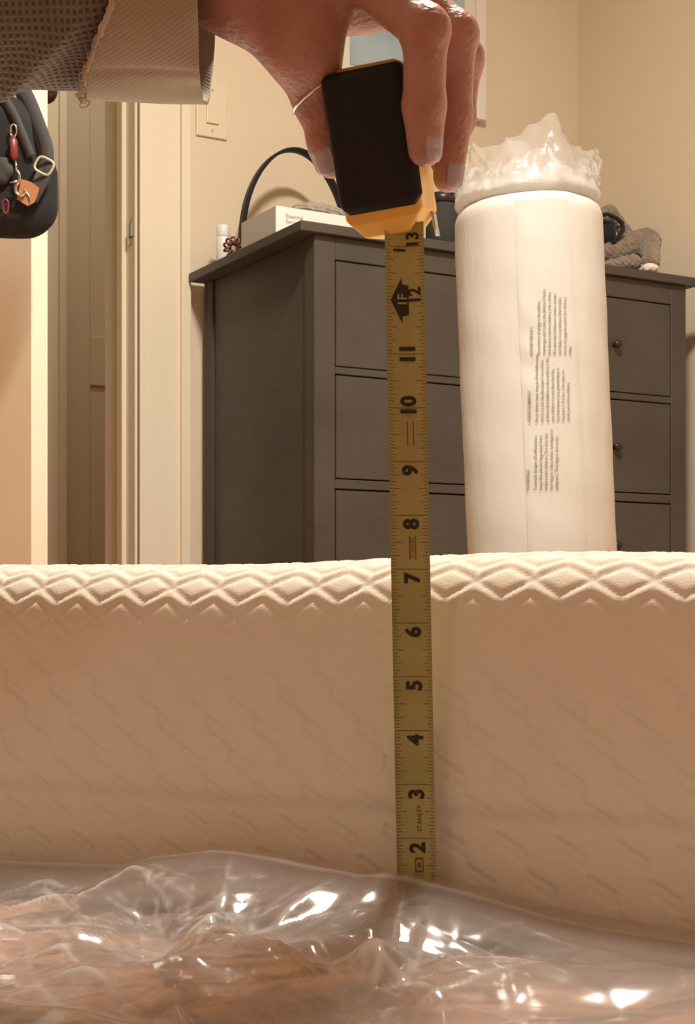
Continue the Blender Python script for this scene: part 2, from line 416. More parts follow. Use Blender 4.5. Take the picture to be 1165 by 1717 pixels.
# white card box, printed two short lines
bb = .16; ba0 = on_top(462, bb)
bx = thing('cardboard_box', 'flat white and pale grey card box lying on the dresser near its corner', 'box', DR(ba0+.15, bb+.08, TOP))
kids = [boxes('carton', DR, [(ba0, ba0+.31, bb, bb+.172, TOP, TOP+.070)], M['box_side'], bev=.001),
        boxes('printed_front', DR, [(ba0+.0008, ba0+.3092, bb-.0012, bb+.0003, TOP+.001, TOP+.0692)], M['box_white'])]
vs_all, fs_all = [], []
for li, s in enumerate(('Essential', 'Serum')):
    v, f = text2d(s, .0125, 0, 'LEFT'); o = len(vs_all)
    vs_all += [DR(ba0+.024+x, bb-.0016, TOP+.046-li*.012+y) for x, y in v]; fs_all += [tuple(i+o for i in ff) for ff in f]
kids.append(newmesh('lettering', vs_all, fs_all, M['grey_ink'], smooth=False))
adopt(bx, kids)

# grey folded cloth on the box
ca = on_top(545, bb+.02)
def cloth_f(X, Y, Z):
    d = ell(X, Y, Z, (0, 0, .010), (.070, .045, .022))
    return np.maximum(d, -(Z-.0004))+.0012*np.sin(X*170)*np.sin(Y*150+1)+.0008*np.sin(Z*900+X*80)
vp, q = surface_nets(cloth_f, (-.08, -.06, -.003), (.08, .06, .03), .0022)
cl_o = DR(ca, bb+.055, TOP+.0712)
o = np_mesh('folded_cloth', vp, q, M['grey_fuzz']); o.location = cl_o; o.rotation_euler = (0, 0, math.atan2(UX.y, UX.x))
tag(o, 'small grey fuzzy cloth folded on top of the white card box', 'cloth')

# black handbag with a stiff arched handle, behind the box
hb = .47
ha0, ha1 = on_top(408, hb), on_top(588, hb)
bag = thing('handbag', 'black handbag with tall arched handle standing behind the white box', 'bag', DR((ha0+ha1)/2, hb, TOP))
def rel(fr, f, lo, hi, h, name, m, sm=1):
    vp, q = surface_nets(f, lo, hi, h, sm)
    B = np.array([tuple(fr.x), tuple(fr.y), tuple(fr.z)], np.float32)
    return np_mesh(name, vp @ B+np.array(tuple(fr.o), np.float32), q, m)
hm = (ha0+ha1)/2; hw = (ha1-ha0)/2
def bagbody(X, Y, Z):
    qx = np.abs(X)-(hw-.012+.004); qy = np.abs(Y)-(.035-.012); qz = np.abs(Z-.0425)-(.0425-.012)
    return np.sqrt(np.maximum(qx, 0)**2+np.maximum(qy, 0)**2+np.maximum(qz, 0)**2)-.012
kids = [rel(Fr(DR(hm, hb, TOP), UX, VX), bagbody, (-.2, -.05, -.004), (.2, .05, .1), .004, 'bag_body', M['black_cloth'])]
hdep = DR(hm, hb, 0).y
pts = []
zt = HC+(HY-250)/F*hdep
for i in range(41):
    th = math.pi*i/40
    pts.append(DR(hm-hw*math.cos(th)*(1-.10*math.sin(th)**2), hb+.01, TOP+.05+(zt-TOP-.05)*math.sin(th)**.85))
vs, fs = ribbon(pts, lambda i: VX, lambda i: .026, .007)
kids.append(newmesh('handle', vs, fs, M['black_cloth']))
ft = boxes('handle_tab', DR, [(ha0-.008, ha0+.022, hb-.012, hb+.028, TOP+.05, TOP+.074)], M['black_cloth'], bev=.003)
kids.append(ft)
adopt(bag, kids)

# small white bottle + coiled hair tie on the far-left of the top
bo_b = .50; bo_a = on_top(374, bo_b)
fr = Fr(DR(bo_a, bo_b, TOP), UX, VX)
bot = thing('bottle', 'small white capped bottle at the rear left corner of the dresser top', 'bottle', fr.o)
vs, fs = lathe(fr, [(.0150, 0), (.0165, .002), (.0165, .074), (.0150, .078)], 28)
k1 = newmesh('bottle_body', vs, fs, M['bottle'])
vs, fs = lathe(fr, [(.0150, .0785), (.0155, .080), (.0150, .102), (.0125, .106), (0, .107)], 28)
k2 = newmesh('cap', vs, fs, M['bottle'])
adopt(bot, [k1, k2])
ht_b = .40; ht_a = on_top(392, ht_b)
pts = []
R0, r0, coils = .017, .0085, 11
for i in range(coils*14):
    a = 2*math.pi*i/(coils*14); c = a*coils
    pts.append(DR(ht_a+(R0+r0*math.cos(c))*math.cos(a), ht_b+r0*math.sin(c), TOP+.0285+(R0+r0*math.cos(c))*math.sin(a)))
vs, fs = tube_mesh(pts, .0026, 6, closed=True)
tag(newmesh('hair_tie', vs, fs, M['coil']), 'brown coiled plastic hair tie standing beside the small white bottle', 'hair tie')

# dark cylindrical canister between the hand and the white roll
cb = .20; can_a = on_top(742, cb)
fr = Fr(DR(can_a, cb, TOP), UX, VX)
can = thing('canister', 'dark grey fabric canister on the dresser just left of the white roll', 'canister', fr.o)
vs, fs = lathe(fr, [(.036, 0), (.040, .003), (.040, .135), (.037, .141)], 40); k1 = newmesh('canister_body', vs, fs, M['dark_item'])
vs, fs = lathe(fr, [(.037, .1415), (.0395, .144), (.0395, .160), (.035, .165), (0, .166)], 40); k2 = newmesh('lid', vs, fs, M['knob'])
adopt(can, [k1, k2])

# grey plush animal slumped on the right end
pl_b = .10; pl_a = on_top(1062, pl_b); po = DR(pl_a, pl_b, TOP)
pl = thing('plush_toy', 'grey fluffy plush animal with a white paw slumped on the dresser, right of the roll', 'stuffed animal', po)
PF = Fr(po, UX, VX)
def W2P(px, py, b):     # dresser-frame (a,b,z) relative to the plush origin for a sight line at depth plane b
    a = on_top(px, b); p = DR(a, b, 0); z = HC+(HY-py)/F*p.y
    return (a-pl_a, b-pl_b, max(z-TOP, .004))
def plush_f(X, Y, Z):
    def c(p0, p1, r0_, r1_): return capsule(X, Y, Z, p0, p1, r0_, r1_)
    d = c(W2P(1030, 425, .17), W2P(1078, 410, .17), .030, .040)                 # body
    d = smin(d, c(W2P(1088, 405, .15), W2P(1092, 440, .07), .027, .021), .02)   # front leg
    d = smin(d, c(W2P(1100, 420, .22), W2P(1128, 452, .22), .026, .018), .02)   # hind part
    d = smin(d, c(W2P(1020, 446, .08), W2P(1062, 440, .08), .014, .020), .012)  # other leg lying forward
    d = smin(d, c(W2P(975, 375, .20), W2P(1022, 357, .20), .024, .018), .012)   # top of the head
    d = smin(d, c(W2P(1022, 357, .20), W2P(1046, 385, .20), .018, .015), .012)
    d = smin(d, c(W2P(1046, 385, .20), W2P(1055, 415, .18), .014, .020), .012)
    d = smin(d, c(W2P(985, 420, .18), W2P(1020, 430, .17), .030, .024), .02)
    n = np.sin(X*310+Z*90)*np.sin(Y*290+X*60)*np.sin(Z*330+Y*70)
    return np.maximum(d+.0022*n+.0014*np.sin(X*620+1)*np.sin(Z*590)*np.sin(Y*600), -(Z-.0005))
kids = [rel(PF, plush_f, (-.24, -.10, -.004), (.16, .26, .30), .003, 'plush_body', M['plush'], 0)]
def paw_f(X, Y, Z):
    c0 = W2P(1090, 450, .045)
    d = ell(X, Y, Z, c0, (.022, .018, .0125))
    return np.maximum(d+.0008*np.sin(X*400)*np.sin(Z*430), -(Z-.0005))
kids.append(rel(PF, paw_f, (-.05, -.13, -.004), (.12, .05, .06), .0018, 'paw', M['plush_white'], 0))
def face_f(X, Y, Z):
    return ell(X, Y, Z, W2P(1012, 392, .185), (.034, .026, .036))
kids.append(rel(PF, face_f, (-.24, 0, -.004), (.1, .24, .29), .003, 'plush_face', M['black_cloth'], 1))
pts = [W2P(x, y, .150) for x, y in ((1000, 362), (1018, 359), (1034, 366), (1043, 374), (1044, 386), (1036, 398), (1026, 408))]
vs, fs = tube_mesh([PF(*p) for p in pts], [.005, .005, .005, .006, .0065, .006, .005], 8)
kids.append(newmesh('black_strap', vs, fs, M['black_cloth']))
adopt(pl, kids)

# ================================================================= WHITE ROLL
TD = 2.4
tb = Vector(((918-CX)/F*TD, TD, 0.004)); tt_ = Vector(((884-CX)/F*TD, TD, .815))
ta = (tt_-tb); TH = ta.length; ta.normalize(); tx = Vector((1, 0, 0)); tx = (tx-ta*tx.dot(ta)).normalized(); ty = ta.cross(tx)
TF = Fr(tb, tx, ty, ta); TR = .1205
roll = thing('rolled_foam', 'tall white plastic-wrapped roll standing on the floor in front of the dresser', 'roll', (tb.x, tb.y, 0))
rs = np.random.RandomState(4)
nseg = 120; zs = list(np.linspace(0, TH-.035, 60))
vs, fs = [], []
rows = []
for z in zs: rows.append((z, TR*(.965 if z < .004 else 1.0)))
for k in range(1, 9):
    a = k/8*math.pi/2; rows.append((TH-.035+.035*math.sin(a), TR-.030*(1-math.cos(a))))
rows.append((TH-.001, TR*.5)); rows.append((TH-.006, 0.001))
for (z, r) in rows:
    for k in range(nseg):
        a = 2*math.pi*k/nseg
        n = .0003*math.sin(9*z+3*a)+.0003*math.sin(31*z+5*a+2)+.0003*math.sin(63*z+2*a)
        seam = .0016*math.exp(-(((a-4.55+.05*z+math.pi*4) % (2*math.pi)-math.pi)/.03)**2) if False else 0
        rr = max(r+n*(1 if r > .02 else 0), .001)
        vs.append(TF(rr*math.cos(a), rr*math.sin(a), z))
for i in range(len(rows)-1):
    for k in range(nseg): fs.append((i*nseg+k, i*nseg+(k+1) % nseg, (i+1)*nseg+(k+1) % nseg, (i+1)*nseg+k))
fs.append(tuple(range(nseg))[::-1])
kids = [newmesh('roll_body', vs, fs, M['white_wrap'])]
# overlap strip of the wrap down the front, slightly proud
def cyl(ang, z, off): return TF((TR+off)*math.cos(ang), (TR+off)*math.sin(ang), z)
vs, fs = [], []
n1, n2 = 26, 90
for i in range(n2+1):
    z = .02+(TH-.045)*i/n2
    for k in range(n1+1):
        a0_ = -math.pi/2-.30; a1_ = -math.pi/2+.40+.03*math.sin(z*4)+.10*(1-z)
        a = a0_+(a1_-a0_)*k/n1
        ed = min(k, n1-k)/n1
        off = .0014*min(1, ed*12)+.0012+.0009*math.sin(z*75+math.sin(z*23)*2.0+a*5)*math.exp(-((a+math.pi/2+.18)/.16)**2)*(1 if z > .35 else .3)
        off *= min(1, (n2-i)/7)
        n = .0003*math.sin(9*z+3*a)+.0003*math.sin(31*z+5*a+2)+.0003*math.sin(63*z+2*a)
        vs.append(cyl(a, z, off+n))
for i in range(n2):
    for k in range(n1): fs.append((i*(n1+1)+k, i*(n1+1)+k+1, (i+1)*(n1+1)+k+1, (i+1)*(n1+1)+k))
kids.append(newmesh('overlap_strip', vs, fs, M['white_wrap']))

def film(name, tint, haze, rough, gloss, bump=None, attr=None):
    m = bpy.data.materials.new(name); m.use_nodes = True; nt = m.node_tree
    for n in list(nt.nodes):
        if n.type != 'OUTPUT_MATERIAL': nt.nodes.remove(n)
    out = [n for n in nt.nodes if n.type == 'OUTPUT_MATERIAL'][0]
    tr = nt.nodes.new('ShaderNodeBsdfTransparent'); tr.inputs[0].default_value = (*tint, 1)
    gl = nt.nodes.new('ShaderNodeBsdfGlossy'); gl.inputs['Roughness'].default_value = rough; gl.inputs[0].default_value = (1, 1, 1, 1)
    df = nt.nodes.new('ShaderNodeBsdfDiffuse'); df.inputs[0].default_value = (.86, .84, .82, 1)
    tl = nt.nodes.new('ShaderNodeBsdfTranslucent'); tl.inputs[0].default_value = (.86, .84, .82, 1)
    dm = nt.nodes.new('ShaderNodeMixShader'); dm.inputs[0].default_value = .5
    nt.links.new(df.outputs[0], dm.inputs[1]); nt.links.new(tl.outputs[0], dm.inputs[2])
    m1 = nt.nodes.new('ShaderNodeMixShader'); m1.inputs[0].default_value = haze
    nt.links.new(tr.outputs[0], m1.inputs[1]); nt.links.new(dm.outputs[0], m1.inputs[2])
    if attr:
        at = nt.nodes.new('ShaderNodeAttribute'); at.attribute_name = attr
        am = nt.nodes.new('ShaderNodeMath'); am.operation = 'MULTIPLY_ADD'; am.inputs[1].default_value = .55; am.inputs[2].default_value = haze; am.use_clamp = True
        nt.links.new(at.outputs['Fac'], am.inputs[0]); nt.links.new(am.outputs[0], m1.inputs[0])
    fr_ = nt.nodes.new('ShaderNodeFresnel'); fr_.inputs[0].default_value = 1.5
    mu = nt.nodes.new('ShaderNodeMath'); mu.operation = 'MULTIPLY_ADD'; mu.inputs[1].default_value = gloss; mu.inputs[2].default_value = .015; mu.use_clamp = True
    nt.links.new(fr_.outputs[0], mu.inputs[0])
    m2 = nt.nodes.new('ShaderNodeMixShader'); nt.links.new(mu.outputs[0], m2.inputs[0])
    nt.links.new(m1.outputs[0], m2.inputs[1]); nt.links.new(gl.outputs[0], m2.inputs[2])
    nt.links.new(m2.outputs[0], out.inputs['Surface'])
    if bump:
        tc = nt.nodes.new('ShaderNodeTexCoord'); n = nt.nodes.new('ShaderNodeTexNoise'); n.inputs['Scale'].default_value = bump[0]; n.inputs['Detail'].default_value = 2
        nt.links.new(tc.outputs['Object'], n.inputs['Vector'])
        bp = nt.nodes.new('ShaderNodeBump'); bp.inputs['Strength'].default_value = bump[1]; bp.inputs['Distance'].default_value = bump[2]
        nt.links.new(n.outputs['Fac'], bp.inputs['Height'])
        for s_ in (gl, df, fr_): nt.links.new(bp.outputs[0], s_.inputs['Normal'])
    return m
M['bag_film'] = film('milky_film', (.985, .975, .96), .24, .13, .9, (60, .4, .005), 'crease')
M['film'] = film('clear_film', (.975, .97, .965), .22, .12, 1.25, None, 'crease')

# gathered open end of the bag
def top_y(px):   # the ragged upper edge, row for column
    return float(np.interp(px, [765, 790, 820, 850, 880, 905, 930, 938, 952, 975, 1000, 1010], [256, 250, 262, 252, 236, 220, 208, 236, 258, 268, 262, 285]))
for lay, (ph, fl, shrink) in enumerate(((0.0, 1.0, 0), (2.1, .72, .04))):
    vs, fs = [], []
    nr = 26
    for i in range(nr+1):
        f = i/nr
        for k in range(nseg):
            a = 2*math.pi*k/nseg
            cx_ = math.cos(a); front = math.sin(a)
            px = 884+cx_*118
            Htop = (345-top_y(px if lay == 0 else 1775-px))/F*TD*fl
            if front > 0: Htop *= .86
            z = TH-.012+f*(Htop+.012)
            cr = f*(1-.2*f)
            w_ = 1-shrink-.06*math.sin(math.pi*min(1, f*1.6))*0
            depth = 1-.55*f*f
            nse = (.007*math.sin(7*a+ph+5*f)+.005*math.sin(17*a+ph*2-9*f)+.004*math.sin(31*a+13*f+ph)+.003*math.sin(53*a-21*f))*(.12+cr)*.6
            g = -.012*math.exp(-((f-.42)/.12)**2)
            rr = (TR-.0150+.0125*min(1, f/.14)**.8+.0015*(lay == 0)-.004*math.exp(-((f-.34)/.10)**2))*w_*(1-.02*f)+nse*min(1, .1+f*2.5)
            vs.append(TF(rr*cx_, rr*front*depth, z+.003*math.sin(23*a+ph)*f))
    for i in range(nr):
        for k in range(nseg): fs.append((i*nseg+k, i*nseg+(k+1) % nseg, (i+1)*nseg+(k+1) % nseg, (i+1)*nseg+k))
    be = newmesh('bag_end', vs, fs, M['bag_film']); kids.append(be)
    at = be.data.attributes.new('crease', 'FLOAT', 'POINT')
    at.data.foreach_set('value', np.array([max(0, 1-(j//nseg)/nr/.55) for j in range(len(vs))], np.float32))
# warning print, three languages, running up the roll
BL = [('WARNING', ['To avoid danger of suffocation,', 'keep this plastic bag away from', 'babies and children. Do not use', 'this bag in cribs, beds, carriages or', 'playpens. This bag is not a toy.'], 888, 826),
      ('AVERTISSEMENT', ["Pour \u00e9viter tout risque d'\u00e9touffement,", 'tenir ce sac de plastique hors de la', 'port\u00e9e des b\u00e9b\u00e9s et des enfants. Ne', 'pas utiliser ce sac dans les lits,', 'les berceaux, les poussettes ni', 'les parcs. Ce sac n\'est pas un', 'jouet pour les enfants.'], 890, 712),
      ('ADVERTENCIA', ['Para evitar el peligro de asfixia,', 'mantenga esta bolsa de pl\u00e1stico fuera', 'del alcance de los beb\u00e9s y los ni\u00f1os.', 'No use esta bolsa en cunas, camas,', 'carriolas ni corralitos. Esta bolsa', 'no es un juguete para los ni\u00f1os y', 'ni\u00f1as.'], 893, 601)]
for head, lines, px0, py0 in BL:
    vs_all, fs_all = [], []
    for li, s in enumerate([head]+lines):
        v, f = text2d(s, .0068, .00004, 'LEFT'); o = len(vs_all)
        px = px0+(0 if li == 0 else 3)+li*8.6
        for x, y in v:
            # column: distance from the axis; baseline reads upward, glyph tops point left
            zz = (HC+(HY-py0)/F*(TD-TR))/ta.z+x
            axis_px_off = ((px-CX)/F*(TD-TR*.97)-(tb.x+ta.x*zz))-y
            an = -math.pi/2+math.asin(max(-.98, min(.98, axis_px_off/TR)))
            n = .0003*math.sin(9*zz+3*an)+.0003*math.sin(31*zz+5*an+2)+.0003*math.sin(63*zz+2*an)
            vs_all.append(cyl(an, zz, .0040+n))
        fs_all += [tuple(i+o for i in ff) for ff in f]
    kids.append(newmesh('warning_print', vs_all, fs_all, M['grey_ink'], smooth=False))
adopt(roll, kids)

# ================================================================= MATTRESS
MS = Vector((.896, -.445, 0)).normalized(); MN = Vector((-MS.y*-1, 0, 0))
MN = Vector((MS.y, -MS.x, 0))            # outward, towards the camera side
F0 = Vector(((700-CX)/F*.715, .715, 0))
def s_of_px(px):
    t = (px-CX)/F
    return (t*F0.y-F0.x)/(MS.x-t*MS.y)
SP = s_of_px(838)
QP, QA, QR, QT = .029, .0084, .0167, .0072
def quilt(s, v):
    best = np.full(s.shape, 1e9); inr = np.zeros(s.shape); desc = np.zeros(s.shape)
    k0 = np.floor(v/QR)
    for dk in (-1, 0, 1, 2):
        k = k0+dk
        fr_ = np.mod((s-SP)/QP+.5*np.mod(k, 2), 1.0); tri = np.minimum(fr_, 1-fr_)*2
        c = k*QR-QA*tri
        e1 = np.abs(v-c)*.866; e2 = np.abs(v-(c-QT))*.866
        best = np.minimum(best, np.minimum(e1, e2))
        inside = ((v < c) & (v > c-QT))
        vd = np.minimum(fr_, 1-fr_)*QP; vd2 = np.abs(.5-fr_)*QP
        best = np.where(inside, np.minimum(best, np.minimum(vd2+.0004, vd+.0012)), best)
        inr = np.where(inside, 1, inr); desc = np.where(inside & (fr_ < .5), 1, desc)
    g = 1-np.exp(-(best/.0019)**2)
    return g, inr, desc
MH, RR, RB, BW = .1865, .034, .016, 1.37
prof = []     # (n, z, fine) going up the front, over the top and down the back
def arc(cn, cz, r, a0_, a1_, n):
    for i in range(n+1):
        a = math.radians(a0_+(a1_-a0_)*i/n); prof.append((cn+r*math.cos(a), cz+r*math.sin(a)))
arc(-RB, RB, RB, -90, 0, 12)
zz = RB+.0013
while zz < MH-RR-.0005:
    prof.append((0, zz)); zz += .0013
arc(-RR, MH-RR, RR, 0, 90, 42)
nn = -RR-.0014
while nn > -.10: prof.append((nn, MH)); nn -= .0016
while nn > -BW+.05: prof.append((nn, MH)); nn -= .05
arc(-BW+RR, MH-RR, RR, 90, 180, 8)
arc(-BW+RB, RB, RB, 180, 270, 6)
prof = np.array(prof)
arcl = np.concatenate([[0], np.cumsum(np.hypot(*np.diff(prof, axis=0).T))])
sv = np.concatenate([np.arange(-1.0, -.32, .04), np.arange(-.32, .20, .0013), np.arange(.20, .92, .04)])
S, K = np.meshgrid(sv, np.arange(len(prof)), indexing='ij')
PN = prof[K, 0]; PZ = prof[K, 1]; AL = arcl[K]
# normals of the profile
tan = np.gradient(prof, axis=0); tan /= np.linalg.norm(tan, axis=1)[:, None]
NN = tan[K, 1]; NZ = -tan[K, 0]
NN, NZ = NN, NZ
g, inr, desc = quilt(S, AL)
side = 1/(1+np.exp((AL-(arcl[12]+.128))/.010))          # 1 on the flat side, 0 on the roll and top
amp = .0012*(1-side)+.00055*side
lowfade = np.clip((AL-.01)/.03, .0, 1)
h = (amp*(1-side)*(g-.5)+.0005*inr*(1-side)+side*((.00055*desc+.00012)*(g-1)-.00045*desc))*lowfade
# overall belly, the long crease, soft unevenness
zc = .066+.0015*np.sin(S*9)
belly = .006*np.sin(np.pi*np.clip(PZ/.16, 0, 1))*(PN > -.05)
crease = np.where(PN > -.03, (.0025/(1+np.exp(-(PZ-zc)/.0022))*np.exp(-np.maximum(PZ-zc, 0)/.05)-.0004*np.exp(-((PZ-zc+.004)/.004)**2)), 0)
und = .0012*np.sin(S*17+1)*np.sin(PZ*40+S*8)*(PN > -.05)
h = h+belly+crease+und
topw = .0015*np.sin(S*14+.5)*np.clip((PZ-.06)/.08, 0, 1)
Xn = PN+h*NN; Zn = PZ+h*NZ+topw
pos = np.array(tuple(F0))+S[..., None]*np.array(tuple(MS))+Xn[..., None]*np.array(tuple(MN))
pos[..., 2] = np.maximum(Zn, .001)
a_, b_ = S.shape
ids = np.arange(a_*b_).reshape(a_, b_)
q = np.stack([ids[:-1, :-1], ids[1:, :-1], ids[1:, 1:], ids[:-1, 1:]], -1).reshape(-1, 4)
qb = np.stack([ids[:-1, -1], ids[1:, -1], ids[1:, 0], ids[:-1, 0]], -1)      # underside
mt = np_mesh('mattress_cover', pos.reshape(-1, 3), np.concatenate([q, qb]), M['fabric'])
mroot = thing('mattress', 'white quilted foam mattress lying on the floor behind the measuring tape', 'mattress', F0+MN*-.6)
for nm, row in (('end_panel', 0), ('end_panel', a_-1)):
    loop = pos[row]; fs = [tuple(range(len(loop)))]
    k = newmesh(nm, [tuple(p) for p in loop], fs, M['fabric'], smooth=False); adopt(mroot, [k])
adopt(mroot, [mt])

# ================================================================= PLASTIC SHEET in front of the mattress
px_c = [-400, 0, 100, 200, 250, 350, 470, 600, 640, 700, 780, 900, 1000, 1165, 1500]
py_c = [1450, 1442, 1445, 1450, 1438, 1429, 1444, 1470, 1466, 1476, 1496, 1534, 1555, 1582, 1600]
def sheet(name, seed, crest_n, lift, amp, mtl, soft=False):
    rs = np.random.RandomState(seed)
    s_ = np.arange(-.46, .42, .0016); n_ = np.concatenate([np.linspace(-.004, crest_n, 9), np.arange(crest_n+.0016, .40, .0018)])
    S, N = np.meshgrid(s_, n_, indexing='ij')
    # crest height per column of the picture
    base = np.array(tuple(F0))[None, :]+s_[:, None]*np.array(tuple(MS))+crest_n*np.array(tuple(MN))
    pxs = CX+base[:, 0]/base[:, 1]*F
    zc = HC-(np.interp(pxs, px_c, py_c)-HY)/F*base[:, 1]+lift
    zc = zc[:, None]
    u = np.clip((N-crest_n)/.13, 0, 1)
    fall = (1-u)**1.7
    z = .012+(zc-.012)*np.where(N < crest_n, 1-.22*((crest_n-N)/crest_n)**2, fall)
    # folds: sharp creases radiating and crossing
    H = np.zeros_like(S)
    def facets(u, v, salt):
        r2 = np.random.RandomState(salt); G = 128
        ht = r2.uniform(-1, 1, (G, G)); dg = r2.rand(G, G) > .5
        iu = np.floor(u).astype(int); iv = np.floor(v).astype(int); fu = u-iu; fv = v-iv
        A = ht[iu % G, iv % G]; B_ = ht[(iu+1) % G, iv % G]; C_ = ht[iu % G, (iv+1) % G]; D_ = ht[(iu+1) % G, (iv+1) % G]
        t1 = np.where(fu > fv, A+(B_-A)*fu+(D_-B_)*fv, A+(D_-C_)*fu+(C_-A)*fv)
        t2 = np.where(fu+fv < 1, A+(B_-A)*fu+(C_-A)*fv, D_+(C_-D_)*(1-fu)+(B_-D_)*(1-fv))
        return np.where(dg[iu % G, iv % G], t1, t2)
    wu = facets(S/.05+9, N/.05+9, seed+50)*.010; wv = facets(S/.045+3, N/.045+5, seed+51)*.010
    for (th, Lu, Lv, am) in (((-.75, .120, .046, .0130), (.95, .080, .032, .0080), (.15, .046, .020, .0042), (2.3, .024, .012, .0018), (-.2, .016, .007, .0007)) if not soft else ((.4, .12, .05, .010), (-.9, .07, .03, .004))):
        u = ((S+wu)*math.cos(th)+(N+wv)*math.sin(th))/Lu+40; v = (-(S+wu)*math.sin(th)+(N+wv)*math.cos(th))/Lv+40
        H += am*facets(u, v, seed*7+int(th*100) % 97)
    # a few big tent folds running from the crest downwards and to the lower left
    for (s0, n0, th, wd, hg, ln) in ((-.085, .03, 1.15, .010, .013, .12), (-.02, .03, 1.75, .008, .014, .10), (.005, .02, 1.25, .007, .012, .12),
                                     (-.16, .04, .55, .009, .009, .14), (.03, .06, 1.45, .010, .010, .10), (-.12, .09, .35, .010, .008, .13), (-.05, .10, 2.2, .009, .009, .10)):
        dx = S-s0; dn = N-n0
        al = dx*math.cos(th)+dn*math.sin(th); pe = -dx*math.sin(th)+dn*math.cos(th)
        H += hg*.35*np.maximum(0, 1-np.abs(pe)/wd/1.6)*np.exp(-(np.maximum(-al, 0)/.02)**2-(np.maximum(al-ln, 0)/.03)**2)*(1 if not soft else .5)
    calm = 1/(1+np.exp(-(S-.075)/.015)) if not soft else 0*S
    kk = .10+.90*np.clip((N-crest_n)/.045, .0, 1)
    z = z+H*amp*kk*(1-.78*calm)
    z = z+.006*np.exp(-((N-crest_n-.075+.25*(S-.1))/.018)**2)*calm
    lap = np.abs(np.gradient(np.gradient(z, axis=0), axis=0))+np.abs(np.gradient(np.gradient(z, axis=1), axis=1))
    lap = np.clip((lap-.00010)/.0006, 0, 1)*(N > crest_n*.6)
    lap = np.clip(lap+.65*np.exp(-((N-crest_n)/.0020)**2), 0, 1)  # bright highlight along the crest, painted in as extra whitening
    z = np.maximum(z, .0015+.0015*np.abs(np.sin(S*90+N*40)))
    pos = np.array(tuple(F0))+S[..., None]*np.array(tuple(MS))+N[..., None]*np.array(tuple(MN))
    pos[..., 2] = z
    a_, b_ = S.shape; ids = np.arange(a_*b_).reshape(a_, b_)
    q = np.stack([ids[:-1, :-1], ids[:-1, 1:], ids[1:, 1:], ids[1:, :-1]], -1).reshape(-1, 4)
    o = np_mesh(name, pos.reshape(-1, 3), q, mtl)
    at = o.data.attributes.new('crease', 'FLOAT', 'POINT'); at.data.foreach_set('value', lap.ravel().astype(np.float32))
    return o
ps = thing('plastic_sheet', 'crumpled clear plastic film lying on the floor along the mattress foot', 'plastic sheet', F0+MN*.15)
l1 = sheet('film_layer', 11, .036, 0.0, 1.0, M['film'])
l2 = sheet('film_layer', 23, .030, -.007, .8, M['film'], True)
adopt(ps, [l1, l2])

# ================================================================= MEASURING TAPE
BD = .695
def blade_z(i): return HC-((1405-90.1*(i-2))-HY)/F*BD
def blade_c(z):   # centre x for height
    py = HY-(z-HC)/BD*F
    return ((677+(py-395)*.01944)-CX)/F*BD
HWB = .0092
def blade_pt(i, w_, off=0.0):     # i inches up, w_ in -1..1 across; concave side to the camera
    z = blade_z(i) if i is not None else 0
    return Vector((blade_c(z)+w_*HWB, BD-.0030*(w_*w_)-off, z))
mtape = thing('measuring_tape', 'yellow and black tape measure held by the hand, blade pulled down to the floor', 'tape measure', (blade_c(0), BD, 0))
kids = []
nI = 130; nW = 12; i_top = 13.45
vs, fs = [], []
for sgn, off in ((0, 0), (1, -.00015)):
    for i in range(nI+1):
        for k in range(nW+1): vs.append(blade_pt(.02+(i_top-.02)*i/nI, -1+2*k/nW, off))
B = (nI+1)*(nW+1)
for i in range(nI):
    for k in range(nW):
        a = i*(nW+1)+k; fs.append((a, a+1, a+nW+2, a+nW+1)); fs.append((B+a, B+a+nW+1, B+a+nW+2, B+a+1))
    for k in (0, nW):
        a = i*(nW+1)+k; fs.append((a, B+a, B+a+nW+1, a+nW+1))
blade = newmesh('blade', vs, fs, M['blade']); kids.append(blade)
# ticks
vs, fs = [], []
def tick(i, w0, w1, t=.00016):
    o = len(vs); n = max(1, int(abs(w1-w0)/.2))
    dz = t/.0254
    for k in range(n+1):
        w_ = w0+(w1-w0)*k/n
        vs.append(blade_pt(i-dz, w_, .00012)); vs.append(blade_pt(i+dz, w_, .00012))
    for k in range(n): fs.append((o+2*k, o+2*k+2, o+2*k+3, o+2*k+1))
for j in range(8, 16*13+4):
    i = j/16
    if j % 16 == 0: tick(i, -.93, .93, .00019); continue
    L = .52 if j % 8 == 0 else (.38 if j % 4 == 0 else (.28 if j % 2 == 0 else .2))
    tick(i, -.93, -.93+L); tick(i, .93-L*.8, .93)
tk = newmesh('tick_marks', vs, fs, M['faint_ink'], smooth=False)
vs, fs = [], []
def glyph(s, size, bold, i, w_, dest=None, squash=1.0):
    v, f = text2d(s, size, bold); o = len(vs)
    for x, y in v:
        vs.append(blade_pt(i+x/.0254, w_-y*squash/HWB, .00022))
    fs.extend(tuple(k+o for k in ff) for ff in f)
nums = []
for n_, i, w_, sz in ((1, .80, .12, .0098), (2, 1.82, .12, .0098), (3, 2.82, .12, .0098), (4, 3.83, .12, .0098), (5, 4.84, .12, .0098), (6, 5.83, .12, .0098), (7, 6.83, .12, .0098), (8, 7.84, .12, .0098),
                      (9, 8.84, .12, .0098), (10, 10.03, .10, .0098), (11, 11.0, .10, .0098), (12, 12.08, .50, .0078), (13, 13.12, .45, .0078)):
    vs, fs = [], []
    glyph(str(n_), sz, .00042 if sz > .009 else .00025, i, w_)
    nums.append(newmesh('numeral', vs, fs, M['ink'], smooth=False))
vs, fs = [], []
glyph('1', .0078, .0002, 12.93, -.22)
nums.append(newmesh('numeral', vs, fs, M['ink'], smooth=False))
